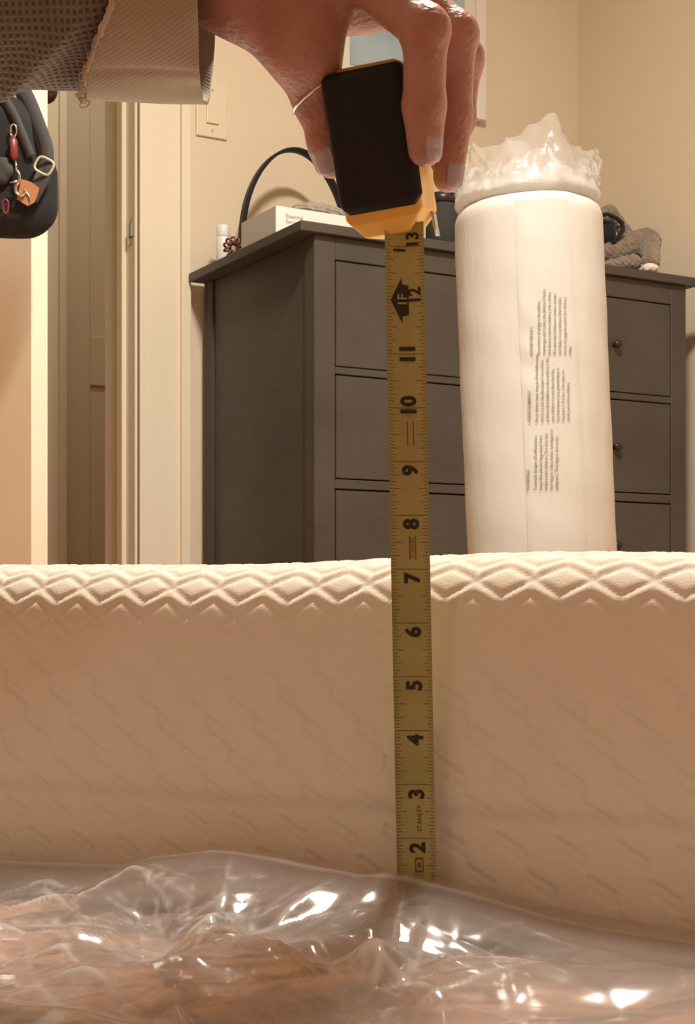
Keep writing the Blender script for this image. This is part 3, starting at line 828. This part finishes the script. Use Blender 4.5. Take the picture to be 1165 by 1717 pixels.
# foot arrow
arrow = [(-.74, 12.0), (-.16, 12.42), (-.16, 12.30), (.18, 12.27), (.18, 11.73), (-.16, 11.70), (-.16, 11.58)]
vs = [blade_pt(i-.0, w_, .00018) for w_, i in arrow]; arr = newmesh('foot_arrow', vs, [(0, 6, 5, 4, 3, 2, 1)], M['ink'], smooth=False)
vs, fs = [], []
glyph('1F', .0062, .00012, 12.0, -.12)
for k in range(len(vs)): vs[k] = vs[k]+Vector((0, -.0003, 0))
arl = newmesh('arrow_lettering', vs, fs, M['blade'], smooth=False)
vs, fs = [], []
glyph('STANLEY', .0031, .00003, 2.37, .22)
lg1 = newmesh('maker_lettering', vs, fs, M['red_ink'], smooth=False)
lg3 = []
for (w_, a0_, a1_) in ((-.04, 7.18, 7.62), (.26, 7.18, 7.62), (-.04, 9.30, 9.74), (.26, 9.30, 9.74)):
    vs, fs = [], []
    vs += [blade_pt(a0_, w_, .0002), blade_pt(a0_, w_+.05, .0002), blade_pt(a1_, w_+.05, .0002), blade_pt(a1_, w_, .0002)]; fs.append((0, 1, 2, 3))
    lg3.append(newmesh('rule_line', vs, fs, M['red_ink'], smooth=False))
vs, fs = [], []
glyph('STANLEY', .0024, 0, 7.40, .13)
lg3.append(newmesh('maker_lettering', vs, fs, M['red_ink'], smooth=False))
vs = [blade_pt(i, w_, .0002) for w_, i in ((-.06, 1.36), (.38, 1.36), (.38, 1.64), (-.06, 1.64), (0, 1.40), (.32, 1.40), (.32, 1.60), (0, 1.60))]
fs = [(0, 1, 5, 4), (1, 2, 6, 5), (2, 3, 7, 6), (3, 0, 4, 7)]
lg3.append(newmesh('stamp_border', vs, fs, M['red_ink'], smooth=False))
vs = [blade_pt(i, w_, .0002) for w_, i in ((.08, 1.45), (.24, 1.45), (.24, 1.55), (.08, 1.55))]; fs = [(0, 1, 2, 3)]
lg2 = newmesh('small_print', vs, fs, M['red_ink'], smooth=False)
for o in [tk, arr, arl, lg1, lg2]+nums+lg3: o.parent = blade
hx = blade_c(0)
hook = boxes('hook', Fr((0, 0, 0), (1, 0, 0), (0, 1, 0)), [(hx-.009, hx+.009, BD-.0034, BD-.0026, .0, .022), (hx-.009, hx+.009, BD-.0034, BD+.007, .0, .0009)], M['steel'], bev=.0003); kids.append(hook)
# case
CO = P(648, 394, .690)
yaw = math.radians(11); rol = math.radians(6.8)
cX = Vector((math.cos(yaw), -math.sin(yaw), 0)); pit = math.radians(13)
cY = Vector((math.sin(yaw)*math.cos(pit), math.cos(yaw)*math.cos(pit), math.sin(pit))); cZ = cX.cross(cY)
Rr = Matrix.Rotation(rol, 3, cY)
cX2 = Rr @ cX; cZ2 = Rr @ cZ
if cX2.z < 0: Rr = Matrix.Rotation(-rol, 3, cY); cX2 = Rr @ cX; cZ2 = Rr @ cZ
CF = Fr(CO, cX2, cY, cZ2)
CHT = .0780; CDP = .062; CWD = .0186
def rbox(X, Y, Z, c, hs, r):
    qx = np.abs(X-c[0])-(hs[0]-r); qy = np.abs(Y-c[1])-(hs[1]-r); qz = np.abs(Z-c[2])-(hs[2]-r)
    return np.sqrt(np.maximum(qx, 0)**2+np.maximum(qy, 0)**2+np.maximum(qz, 0)**2)+np.minimum(np.maximum(qx, np.maximum(qy, qz)), 0)-r
def plane(X, Y, Z, n, d):
    L = math.sqrt(sum(a*a for a in n)); return (X*n[0]+Y*n[1]+Z*n[2])/L-d
def body_sdf(X, Y, Z):
    d = rbox(X, Y, Z, (0, CDP/2, CHT/2), (CWD, CDP/2, CHT/2), .003)
    d = np.maximum(d, plane(X, Y-CDP, Z-CHT, (0, 1, 1), -.013))        # top far corner
    d = np.maximum(d, plane(X, Y, Z-CHT, (0, -1, 1.3), -.0045))        # top near corner
    d = np.maximum(d, plane(np.abs(X)-CWD, Y, Z, (1, 0, -.85), -.0062))  # lower side chamfers
    d = np.maximum(d, plane(X, Y-CDP, Z, (0, 1, -1), -.010))
    d = np.maximum(d, plane(X, Y, Z, (0, -1, -.6), -.0035))
    d = np.maximum(d, plane(np.abs(X)-CWD, Y-CDP, Z, (1, 1, 0), -.006))
    d = np.maximum(d, plane(np.abs(X)-CWD, Y, Z-CHT, (1, 0, 1.6), -.0022))
    return d
vp, q = surface_nets(body_sdf, (-.022, -.004, -.004), (.022, CDP+.004, CHT+.004), .0008, 1)
Bm = np.array([tuple(CF.x), tuple(CF.y), tuple(CF.z)], np.float32); Bo = np.array(tuple(CF.o), np.float32)
case = np_mesh('case_shell', vp @ Bm+Bo, q, M['yellow']); kids.append(case)
def grip_sdf(X, Y, Z):
    bul = .0018*np.clip(1-((Z-.042)/.04)**2, 0, 1)
    d = rbox(X, Y, Z, (0, .012, .0435), (CWD+.0012, .0145+bul, .0322), .0045)
    d = np.maximum(d, plane(X, Y, Z, (0, 1, 0), .019))
    d = np.maximum(d, plane(X-CWD, Y, Z, (1, .55, 0), .0012))
    d = np.maximum(d, plane(np.abs(X)-CWD, Y, Z-.012, (1, 0, -.9), -.0018))
    rb = .00035*(np.sin(Z*1250) > .6)*(Y < .004)
    return d+rb*0
vp, q = surface_nets(grip_sdf, (-.024, -.008, .004), (.024, .024, .082), .0007, 1)
grip = np_mesh('rubber_grip', vp @ Bm+Bo, q, M['rubber']); kids.append(grip)
# steel belt clip on the far right side of the case
pts = [CF(CWD-.0010, .040, .009), CF(CWD-.0002, .040, .0075), CF(CWD-.0002, .040, .005), CF(CWD-.0002, .040, .002), CF(CWD+.0002, .040, -.003)]
vs, fs = ribbon(pts, cY, .013, .0010)
kids.append(newmesh('belt_clip', vs, fs, M['steel']))
# blade throat under the case
adopt(mtape, kids)

# ================================================================= PERSON: forearm sleeve and hand
person = thing('person', 'person in a grey waffle-knit sleeve reaching in to hold a tape measure', 'person', P(60, -60, .69))
W0 = P(-260, -50, .70); W1 = P(180, -78, .69); WR_ = P(330, -84, .688)
MC = {'i': P(590, -52, .672), 'm': P(618, -78, .694), 'r': P(625, -72, .714), 'p': P(600, -50, .732)}
FG = {'i': [(713, 50, .655), (711, 178, .662), (713, 250, .667)],
      'm': [(764, 58, .686), (760, 195, .690), (751, 297, .692)],
      'r': [(777, 98, .706), (768, 200, .712), (745, 270, .716)],
      'p': [(726, 80, .735), (735, 160, .738), (722, 220, .738)]}
RD = {'i': (.0128, .0103, .0100, .0080, .0065), 'm': (.0128, .0098, .0092, .0072, .0062), 'r': (.012, .0092, .0085, .0072, .006), 'p': (.0108, .0082, .0076, .0064, .0055)}
TM = [P(398, -28, .676), P(505, 75, .683), P(534, 165, .700), P(556, 268, .712)]
TRd = (.0200, .0165, .0118, .0095, .0078)
def hand_sdf(X, Y, Z):
    C = lambda a, b, ra, rb: capsule(X, Y, Z, a, b, ra, rb)
    palm = C(W1, WR_, .026, .0245)
    palm = smin(palm, C(W0, W1, .034, .026), .02)
    for k in 'imrp':
        palm = smin(palm, C(WR_, MC[k], .0200, RD[k][0]), .012)
    palm = smin(palm, C(P(400, -60, .70), P(560, -60, .71), .020, .016), .015)
    palm = smin(palm, C(TM[0], TM[1], TRd[0], TRd[1]), .018)
    palm = smin(palm, C(WR_, TM[0], .022, .019), .018)
    palm = smin(palm, C(TM[1]+Vector((.0, .004, .004)), P(560, -15, .682), .0125, .0115), .016)      # web between thumb and index
    palm = smin(palm, C(P(500, 20, .72), P(620, 15, .735), .013, .012), .015)                       # heel of the far palm
    thb = smin(C(TM[1], TM[2], TRd[1]*.92, TRd[2]), C(TM[2], TM[3], TRd[2], TRd[4]), .006)
    thb = smin(thb, C(TM[2]*.3+TM[3]*.7, TM[3], .0100, .0080), .004)
    hand = smin(palm, thb, .010)
    fing = None
    for k in 'imrp':
        p, dd, t = [P(*a) for a in FG[k]]; r = RD[k]
        f = C(MC[k], p, r[0]*.94, r[1]*.98)
        f = smin(f, C(p, p, r[1]*1.04, r[1]*1.04), .004)
        f = smin(f, C(p, dd, r[1]*.97, r[2]*.95), .004)
        f = smin(f, C(dd, t, r[2], r[3]), .003)
        for jc, jr, ja in ((p, .0055, dd-p), (dd, .0038, t-p)):          # creases over the joints
            ja = ja.normalized(); sl_ = (X-jc.x)*ja.x+(Y-jc.y)*ja.y+(Z-jc.z)*ja.z
            rr2 = (X-jc.x)**2+(Y-jc.y)**2+(Z-jc.z)**2
            f = f+.00038*np.cos(sl_*2*math.pi/.0034)*np.exp(-(sl_/jr)**2)*np.exp(-rr2/.00035)
        fing = f if fing is None else smin(fing, f, .0022)
    hand = smin(hand, fing, .006)
    # tendon ridges and skin folds
    hand = hand+.00025*np.sin((X*900+Z*500))*np.exp(-((X+.0)/.03)**2)*0
    return hand
lo = (-.165, .625, .385); hi = (.075, .770, .520)
lo = (W1.x+.012, .628, .346)
hi = (.066, .765, .512)
vp, q = surface_nets(hand_sdf, lo, hi, .00115, 2)
def in_grid(): pass
hand = np_mesh('hand', vp, q, M['skin'])
hand['label'] = 'bare left hand gripping the tape case from above'
kids = [hand]
def nail(tip, base, nrm, r, wdt, ln, name='fingernail', ext=.004):
    """curved plate hugging the back of a fingertip"""
    ax = (tip-base).normalized(); nrm = (nrm-ax*nrm.dot(ax)).normalized(); sd = ax.cross(nrm)
    vs, fs = [], []
    n1, n2 = 14, 10
    c = tip
    for lay, dr_ in ((0, .0003), (1, -.0009)):
        for i in range(n1+1):
            f = i/n1; l_ = -ln*(1-f)+ext
            w_ = wdt*(1-.10*abs(2*f-1)**3) if f < .75 else wdt*(1-.55*((f-.75)/.25)**2)
            for k in range(n2+1):
                g = -1+2*k/n2; an = g*w_/2/r
                rr = r+dr_-(.0012*max(0, (f-.55)/.45)**2)+(-.0006 if f < .08 else 0)
                dv = nrm*math.cos(an)+sd*math.sin(an); o_ = c+ax*min(l_, .001)
                ts = np.linspace(.3*r, 1.6*r, 60); qq = [o_+dv*float(t) for t in ts]
                sd_ = hand_sdf(np.array([p_.x for p_ in qq]), np.array([p_.y for p_ in qq]), np.array([p_.z for p_ in qq]))
                j_ = int(np.argmax(sd_ > 0)) if (sd_ > 0).any() else -1
                rs_ = float(ts[j_]) if j_ >= 0 else r
                rr = rs_+(rr-r)
                vs.append(c+ax*l_+dv*rr)
    B = (n1+1)*(n2+1)
    for i in range(n1):
        for k in range(n2):
            a = i*(n2+1)+k; fs.append((a, a+1, a+n2+2, a+n2+1)); fs.append((B+a, B+a+n2+1, B+a+n2+2, B+a+1))
        for k in (0, n2):
            a = i*(n2+1)+k; fs.append((a, B+a, B+a+n2+1, a+n2+1))
    for i in (0, n1):
        for k in range(n2):
            a = i*(n2+1)+k; fs.append((a, a+1, B+a+1, B+a))
    return newmesh(name, vs, fs, M['nail'])
for k, nv in (('i', (.50, -.84, .12)), ('m', (.50, -.84, .1)), ('r', (.8, -.5, .1)), ('p', (.9, -.3, .1))):
    p, dd, t = [P(*a) for a in FG[k]]; r = RD[k]
    o = nail(t, dd, Vector(nv), r[3]*1.0, .0098 if k in 'im' else .009, .0125, ext=.0060); o.parent = hand
o = nail(TM[3], TM[2], Vector((-.62, -.78, 0)), .0081, .0120, .0140, 'thumbnail', .0055); o.parent = hand
# thin silver ring on the thumb
rc = P(537, 158, .698); axr = Vector((.52, .10, -.85)).normalized()
s1 = axr.cross(Vector((0, 1, 0))).normalized(); s2 = axr.cross(s1)
pts = []
for k in range(48):
    dv = s1*math.cos(2*math.pi*k/48)+s2*math.sin(2*math.pi*k/48)
    rr_ = np.linspace(.004, .024, 160); qq = [rc+dv*float(t) for t in rr_]
    dd_ = hand_sdf(np.array([p.x for p in qq]), np.array([p.y for p in qq]), np.array([p.z for p in qq]))
    j = int(np.argmax(dd_ > 0)); pts.append((float(rr_[j]) if dd_[j] > 0 else .015, dv))
med = sorted(p[0] for p in pts)[len(pts)//2]
pts = [rc+dv*(min(r_, med*1.25)+.0003) for r_, dv in pts]
vs, fs = tube_mesh(pts, .0007, 8, closed=True)
ring = newmesh('ring', vs, fs, M['silver']); ring['label'] = 'thin silver ring on the thumb'; kids.append(ring)

# sleeve materials
def knit(name, c1, c2, kind):
    m = bpy.data.materials.new(name); m.use_nodes = True; nt = m.node_tree; b = nt.nodes['Principled BSDF']
    b.inputs['Roughness'].default_value = .95; b.inputs['Sheen Weight'].default_value = .35; b.inputs['Specular IOR Level'].default_value = .1
    uv = nt.nodes.new('ShaderNodeUVMap'); sx = nt.nodes.new('ShaderNodeSeparateXYZ'); nt.links.new(uv.outputs[0], sx.inputs[0])
    def sine(src, f, ph=0.0, add=None):
        a = nt.nodes.new('ShaderNodeMath'); a.operation = 'MULTIPLY'; a.inputs[1].default_value = f; nt.links.new(src, a.inputs[0])
        s = nt.nodes.new('ShaderNodeMath'); s.operation = 'SINE'
        if add is not None:
            c = nt.nodes.new('ShaderNodeMath'); c.operation = 'ADD'; nt.links.new(a.outputs[0], c.inputs[0]); nt.links.new(add, c.inputs[1]); nt.links.new(c.outputs[0], s.inputs[0])
        else: nt.links.new(a.outputs[0], s.inputs[0])
        return s.outputs[0]
    n = nt.nodes.new('ShaderNodeTexNoise'); n.inputs['Scale'].default_value = 400; n.inputs['Detail'].default_value = 3
    tc = nt.nodes.new('ShaderNodeTexCoord'); nt.links.new(tc.outputs['Object'], n.inputs['Vector'])
    if kind == 'waffle':
        s1 = sine(sx.outputs[0], 2*math.pi/.0030); s2 = sine(sx.outputs[1], 2*math.pi/.0036)
        mx = nt.nodes.new('ShaderNodeMath'); mx.operation = 'MAXIMUM'; nt.links.new(s1, mx.inputs[0]); nt.links.new(s2, mx.inputs[1]); hgt = mx.outputs[0]
    else:
        v = nt.nodes.new('ShaderNodeMath'); v.operation = 'MULTIPLY'; v.inputs[1].default_value = 2*math.pi/.0022; nt.links.new(sx.outputs[1], v.inputs[0])
        hgt = sine(sx.outputs[0], 2*math.pi/.0034, add=v.outputs[0])
    ad = nt.nodes.new('ShaderNodeMath'); ad.operation = 'MULTIPLY_ADD'; nt.links.new(n.outputs['Fac'], ad.inputs[0]); ad.inputs[1].default_value = 1.6; nt.links.new(hgt, ad.inputs[2])
    bp = nt.nodes.new('ShaderNodeBump'); bp.inputs['Strength'].default_value = 0.7 if kind == 'waffle' else .14; bp.inputs['Distance'].default_value = .0009 if kind == 'waffle' else .0004
    nt.links.new(ad.outputs[0], bp.inputs['Height']); nt.links.new(bp.outputs[0], b.inputs['Normal'])
    mr = nt.nodes.new('ShaderNodeMapRange'); mr.inputs[1].default_value = -.2; mr.inputs[2].default_value = 2.3; nt.links.new(ad.outputs[0], mr.inputs[0])
    rp = nt.nodes.new('ShaderNodeMix'); rp.data_type = 'RGBA'; rp.inputs[6].default_value = (*c1, 1); rp.inputs[7].default_value = (*c2, 1)
    nt.links.new(mr.outputs[0], rp.inputs[0]); nt.links.new(rp.outputs[2], b.inputs['Base Color'])
    return m
M['waffle'] = knit('waffle_knit', rgb(82, 77, 76), rgb(134, 127, 121), 'waffle')
M['twill'] = knit('cuff_weave', rgb(158, 147, 132), rgb(172, 160, 144), 'twill')
M['seam'] = mat('frayed_thread', rgb(186, 170, 148), .9, (500, .8, .001), sheen=.5)

def sleeve_mesh(name, xs_fn, nx, rad_fn, cen_fn, m, thick, na=150):
    """tube along x; xs_fn(i/nx, ang) -> x;  double walled"""
    vs, uvs, fs = [], [], []
    for lay in (0, 1):
        for i in range(nx+1):
            for k in range(na):
                a = 2*math.pi*k/na
                x = xs_fn(i/nx, a); r = rad_fn(x, a)-lay*thick
                c = cen_fn(x)
                vs.append(Vector((x, c[0]+r*math.cos(a)*.95, c[1]+r*math.sin(a)))); uvs.append((x, a*.05))
    n = (nx+1)*na
    for i in range(nx):
        for k in range(na):
            a = i*na+k; b_ = i*na+(k+1) % na
            fs.append((a, a+na, b_+na, b_)); fs.append((n+a, n+b_, n+b_+na, n+a+na))
    for i in (0, nx):
        for k in range(na):
            a = i*na+k; b_ = i*na+(k+1) % na; fs.append((a, b_, n+b_, n+a) if i == 0 else (a, n+a, n+b_, b_))
    o = newmesh(name, vs, fs, m)
    uvl = o.data.uv_layers.new(name='UVMap')
    for p in o.data.polygons:
        for li in p.loop_indices:
            vi = o.data.loops[li].vertex_index; u, v = uvs[vi]
            if p.vertices and max(abs(uvs[j][1]-v) for j in p.vertices) > .2 and v < .1: v += .05*2*math.pi
            uvl.data[li].uv = (u, v)
    return o
XC1 = P(325, 0, .645).x                                   # cuff mouth
def cen(x):  # (y, z) of the sleeve axis
    t = (x-XC1)
    return (.690+.02*max(0, -t-.05), .4545-.03*max(0, -t-.05)+.0)
def fold(x, a):
    return .0016*math.sin(3*a+x*40)+.0012*math.sin(5*a-x*75+1)
def r_cuff(x, a):
    t = (XC1-x)
    hem = -.0012*math.exp(-(((a % (2*math.pi))-4.28)/.035)**2)      # stitched line near the lower edge
    return .0535-.020*t+hem+fold(x, a)*.8+.0010*math.sin(11*a+x*20)*math.exp(-t/.01)
def x_cuff(f, a):
    # near side starts further right than the bottom: slanted fold line
    low = max(0, -math.sin(a)); near = max(0, -math.cos(a))
    x0 = XC1-.030-.026*low*low; return x0+(XC1+.0015*math.sin(2*a+1)-x0)*f
def r_slv(x, a):
    t = (XC1-.03-x)
    an = (a % (2*math.pi))          # near side is pi, underside 3pi/2
    u = (x-(XC1-.088))/.045           # a slanting fold rising towards the cuff on the near side
    rid = (an-(4.55-u*.95))
    return .0455+.04*max(0, t)+fold(x*.7, a)*1.2+.0042*math.exp(-(rid/.16)**2)*math.exp(-max(0, u-1)**2*8)-.0030*math.exp(-((rid-.42)/.30)**2)*math.exp(-((t-.028)/.03)**2)
cuff = sleeve_mesh('sleeve_cuff', x_cuff, 34, r_cuff, cen, M['twill'], .0034)
cuff['label'] = 'folded-back sleeve cuff, lighter and finer woven than the sleeve'
slv = sleeve_mesh('sleeve', lambda f, a: XC1-.36+(.335)*f, 110, r_slv, cen, M['waffle'], .002)
kids += [cuff, slv]
# frayed seam where the cuff folds over, and a stitched hem line
pts = []
rs2 = random.Random(5)
for k in range(220):
    a = 2*math.pi*k/220
    x = x_cuff(0, a)+rs2.uniform(-.0006, .0006); r = r_cuff(x, a)-.0006+rs2.uniform(-.0003, .0005); c = cen(x)
    pts.append(Vector((x, c[0]+r*math.cos(a)*.95, c[1]+r*math.sin(a))))
vs, fs = tube_mesh(pts, [.0011+.0006*rs2.random() for _ in pts], 6, closed=True)
kids.append(newmesh('cuff_seam', vs, fs, M['seam']))
vs_a, fs_a = [], []
for k in range(14):
    a = math.radians(rs2.uniform(225, 275)); x = x_cuff(0, a); r = r_cuff(x, a); c = cen(x)
    p0 = Vector((x, c[0]+r*math.cos(a)*.95, c[1]+r*math.sin(a))); out = Vector((-.3, math.cos(a), math.sin(a)))
    L = rs2.uniform(.001, .003) if k > 2 else .005
    ph = rs2.uniform(0, 6); lp = [p0+out*(L*math.sin(math.pi*t/8))+Vector((.0022*math.cos(ph+t*.8), .001*math.sin(ph), .0022*math.sin(ph+t*.8))) for t in range(9)]
    v, f = tube_mesh(lp, .00028, 5); o = len(vs_a); vs_a += v; fs_a += [tuple(i+o for i in ff) for ff in f]
fz = newmesh('loose_threads', vs_a, fs_a, M['seam']); fz['kind'] = 'stuff'; kids.append(fz)
adopt(person, kids)

# ================================================================= SHOULDER BAG on the door knob
BDp = 2.47
sb = thing('shoulder_bag', 'black shoulder bag with buckled strap, metal clasp and tan tag hanging from the door knob', 'bag', P(-10, 400, BDp))
SF = Fr(P(0, 1010, BDp), (1, 0, 0), (0, 1, 0))
def px2(px, py, dy=0.0):
    p = P(px, py, BDp+dy); return p
def bag_f(X, Y, Z):
    # outline as a rounded hull in the (x, z) plane, swollen in y
    c1 = np.array(tuple(P(10, 318, BDp))); k = F/BDp
    x = (X-P(-5, 0, BDp).x)*k; y = HY-(Z-HC)*k          # back to local rows for shaping
    ex = 101.0; cy = np.clip(y, 200, 318)
    dx = np.maximum(np.abs(x)-48+.28*np.clip(290-y, 0, 150), 0)
    d2 = np.sqrt(dx**2+((y-np.clip(y, 215, 346)))**2)-54
    d2 = d2/k
    th = .030
    e = np.clip(1-np.maximum(d2+.03, 0)/.03, 0, 1)
    return np.maximum(d2, 0)+np.where(d2 < 0, np.abs(Y-BDp)-th*np.sqrt(np.clip(-d2/.03, 0.0, 1)), np.abs(Y-BDp))+.0016*np.sin(X*60)*np.sin(Z*45+Y*30)
vp, q = surface_nets(bag_f, (P(-120, 0, BDp).x, BDp-.045, P(0, 412, BDp).z), (P(112, 0, BDp).x, BDp+.045, P(0, 150, BDp).z), .003, 2)
bb_ = np_mesh('bag_body', vp, q, M['black_cloth']); kids = [bb_]
def spl(pts, n=10):
    out = []
    P_ = [pts[0]]+pts+[pts[-1]]
    for i in range(1, len(P_)-2):
        for k in range(n):
            t = k/n; p0, p1, p2, p3 = [Vector(a) for a in P_[i-1:i+3]]
            out.append(.5*((2*p1)+(-p0+p2)*t+(2*p0-5*p1+4*p2-p3)*t*t+(-p0+3*p1-3*p2+p3)*t**3))
    out.append(Vector(pts[-1])); return out
stp = spl([px2(-70, 230, -.02), px2(-50, 160, -.012), px2(-26, 118, .045), px2(-12, 118, .05), px2(16, 126, .02), px2(42, 160, -.010), px2(63, 210, -.026), px2(78, 258, -.036), px2(70, 300, -.038), px2(52, 334, -.036)])
vs, fs = ribbon(stp, lambda i: Vector((.9, -.35, .25)), .028, .003)
kids.append(newmesh('strap', vs, fs, M['strap_cloth']))
st2 = spl([px2(-40, 190, -.03), px2(0, 165, -.03), px2(22, 190, -.034), px2(40, 232, -.036), px2(52, 262, -.036)])
vs, fs = ribbon(st2, Vector((.9, -.2, .35)), .014, .003)
kids.append(newmesh('inner_strap', vs, fs, M['strap_cloth']))
# buckle: rounded rectangular loop
bc = px2(74, 278, -.044); th = math.radians(-28)
pts = []
hw_, hh_, rr_ = .0145, .0110, .006
for k in range(48):
    a = 2*math.pi*k/48; cx_, cy_ = math.cos(a), math.sin(a)
    x = math.copysign(abs(cx_)**.55, cx_)*hw_; y = math.copysign(abs(cy_)**.55, cy_)*hh_*1.15
    pts.append(bc+Vector((x*math.cos(th)-y*math.sin(th), 0, x*math.sin(th)+y*math.cos(th))))
vs, fs = tube_mesh(pts, .0022, 8, closed=True)
kids.append(newmesh('buckle', vs, fs, M['cream_metal']))
# leather tag
tg = [(36, 300), (52, 305), (66, 315), (60, 338), (47, 346), (28, 334)]
vs = [px2(x, y, -.042) for x, y in tg]+[px2(x, y, -.0395) for x, y in tg]; n = len(tg)
fs = [tuple(range(n)), tuple(range(n, 2*n))[::-1]]+[(i, i+n, (i+1) % n+n, (i+1) % n) for i in range(n)]
kids.append(newmesh('leather_tag', vs, fs, M['leather'], smooth=False))
# key fob, links and trigger clasp
pts = [px2(x, y, -.040) for x, y in ((18, 212), (22, 208), (27, 213), (27, 225), (22, 229), (17, 224))]
vs, fs = tube_mesh(spl(pts, 4)[:-1], .0016, 6, closed=True); kids.append(newmesh('chain_link', vs, fs, M['silver']))
vs, fs = tube_mesh([px2(22, 228, -.040), px2(23, 236, -.043), px2(24, 262, -.043), px2(26, 270, -.040)], [.003, .0068, .0072, .003], 12, flat=.6); kids.append(newmesh('key_fob', vs, fs, M['red_leather']))
vs, fs = tube_mesh([px2(26, 268, -.042), px2(28, 288, -.044)], [.0022, .002], 8); kids.append(newmesh('clasp_stem', vs, fs, M['silver']))
pts = [px2(x, y, -.046) for x, y in ((29, 286), (33, 294), (32, 304), (27, 312), (27, 322), (33, 328), (40, 325), (42, 318))]
vs, fs = tube_mesh(spl(pts, 5), .0026, 8); kids.append(newmesh('trigger_clasp', vs, fs, M['silver']))
vs, fs = tube_mesh([px2(17, 306, -.045), px2(30, 304, -.046)], .0020, 8); kids.append(newmesh('clasp_lever', vs, fs, M['silver']))
pts = [px2(x, y, -.044) for x, y in ((42, 320), (48, 328), (51, 338), (47, 344))]
vs, fs = tube_mesh(spl(pts, 5), .0012, 6); kids.append(newmesh('wire_loop', vs, fs, M['silver']))
def pouch(X, Y, Z):
    c0 = P(2, 286, BDp-.036); return ell(X, Y, Z, c0, (.022, .010, .024))+.001*np.sin(X*200)*np.sin(Z*220)
c0 = P(2, 286, BDp-.036)
vp, q = surface_nets(pouch, (c0.x-.03, c0.y-.015, c0.z-.03), (c0.x+.03, c0.y+.015, c0.z+.03), .002, 1)
kids.append(np_mesh('small_pouch', vp, q, M['dark_item']))
pts = [px2(x, y, -.040) for x, y in ((4, 338), (9, 334), (14, 340), (13, 354), (8, 358), (5, 350))]
vs, fs = tube_mesh(spl(pts, 4)[:-1], .0018, 6, closed=True); kids.append(newmesh('red_ring', vs, fs, M['red_leather']))
adopt(sb, kids)
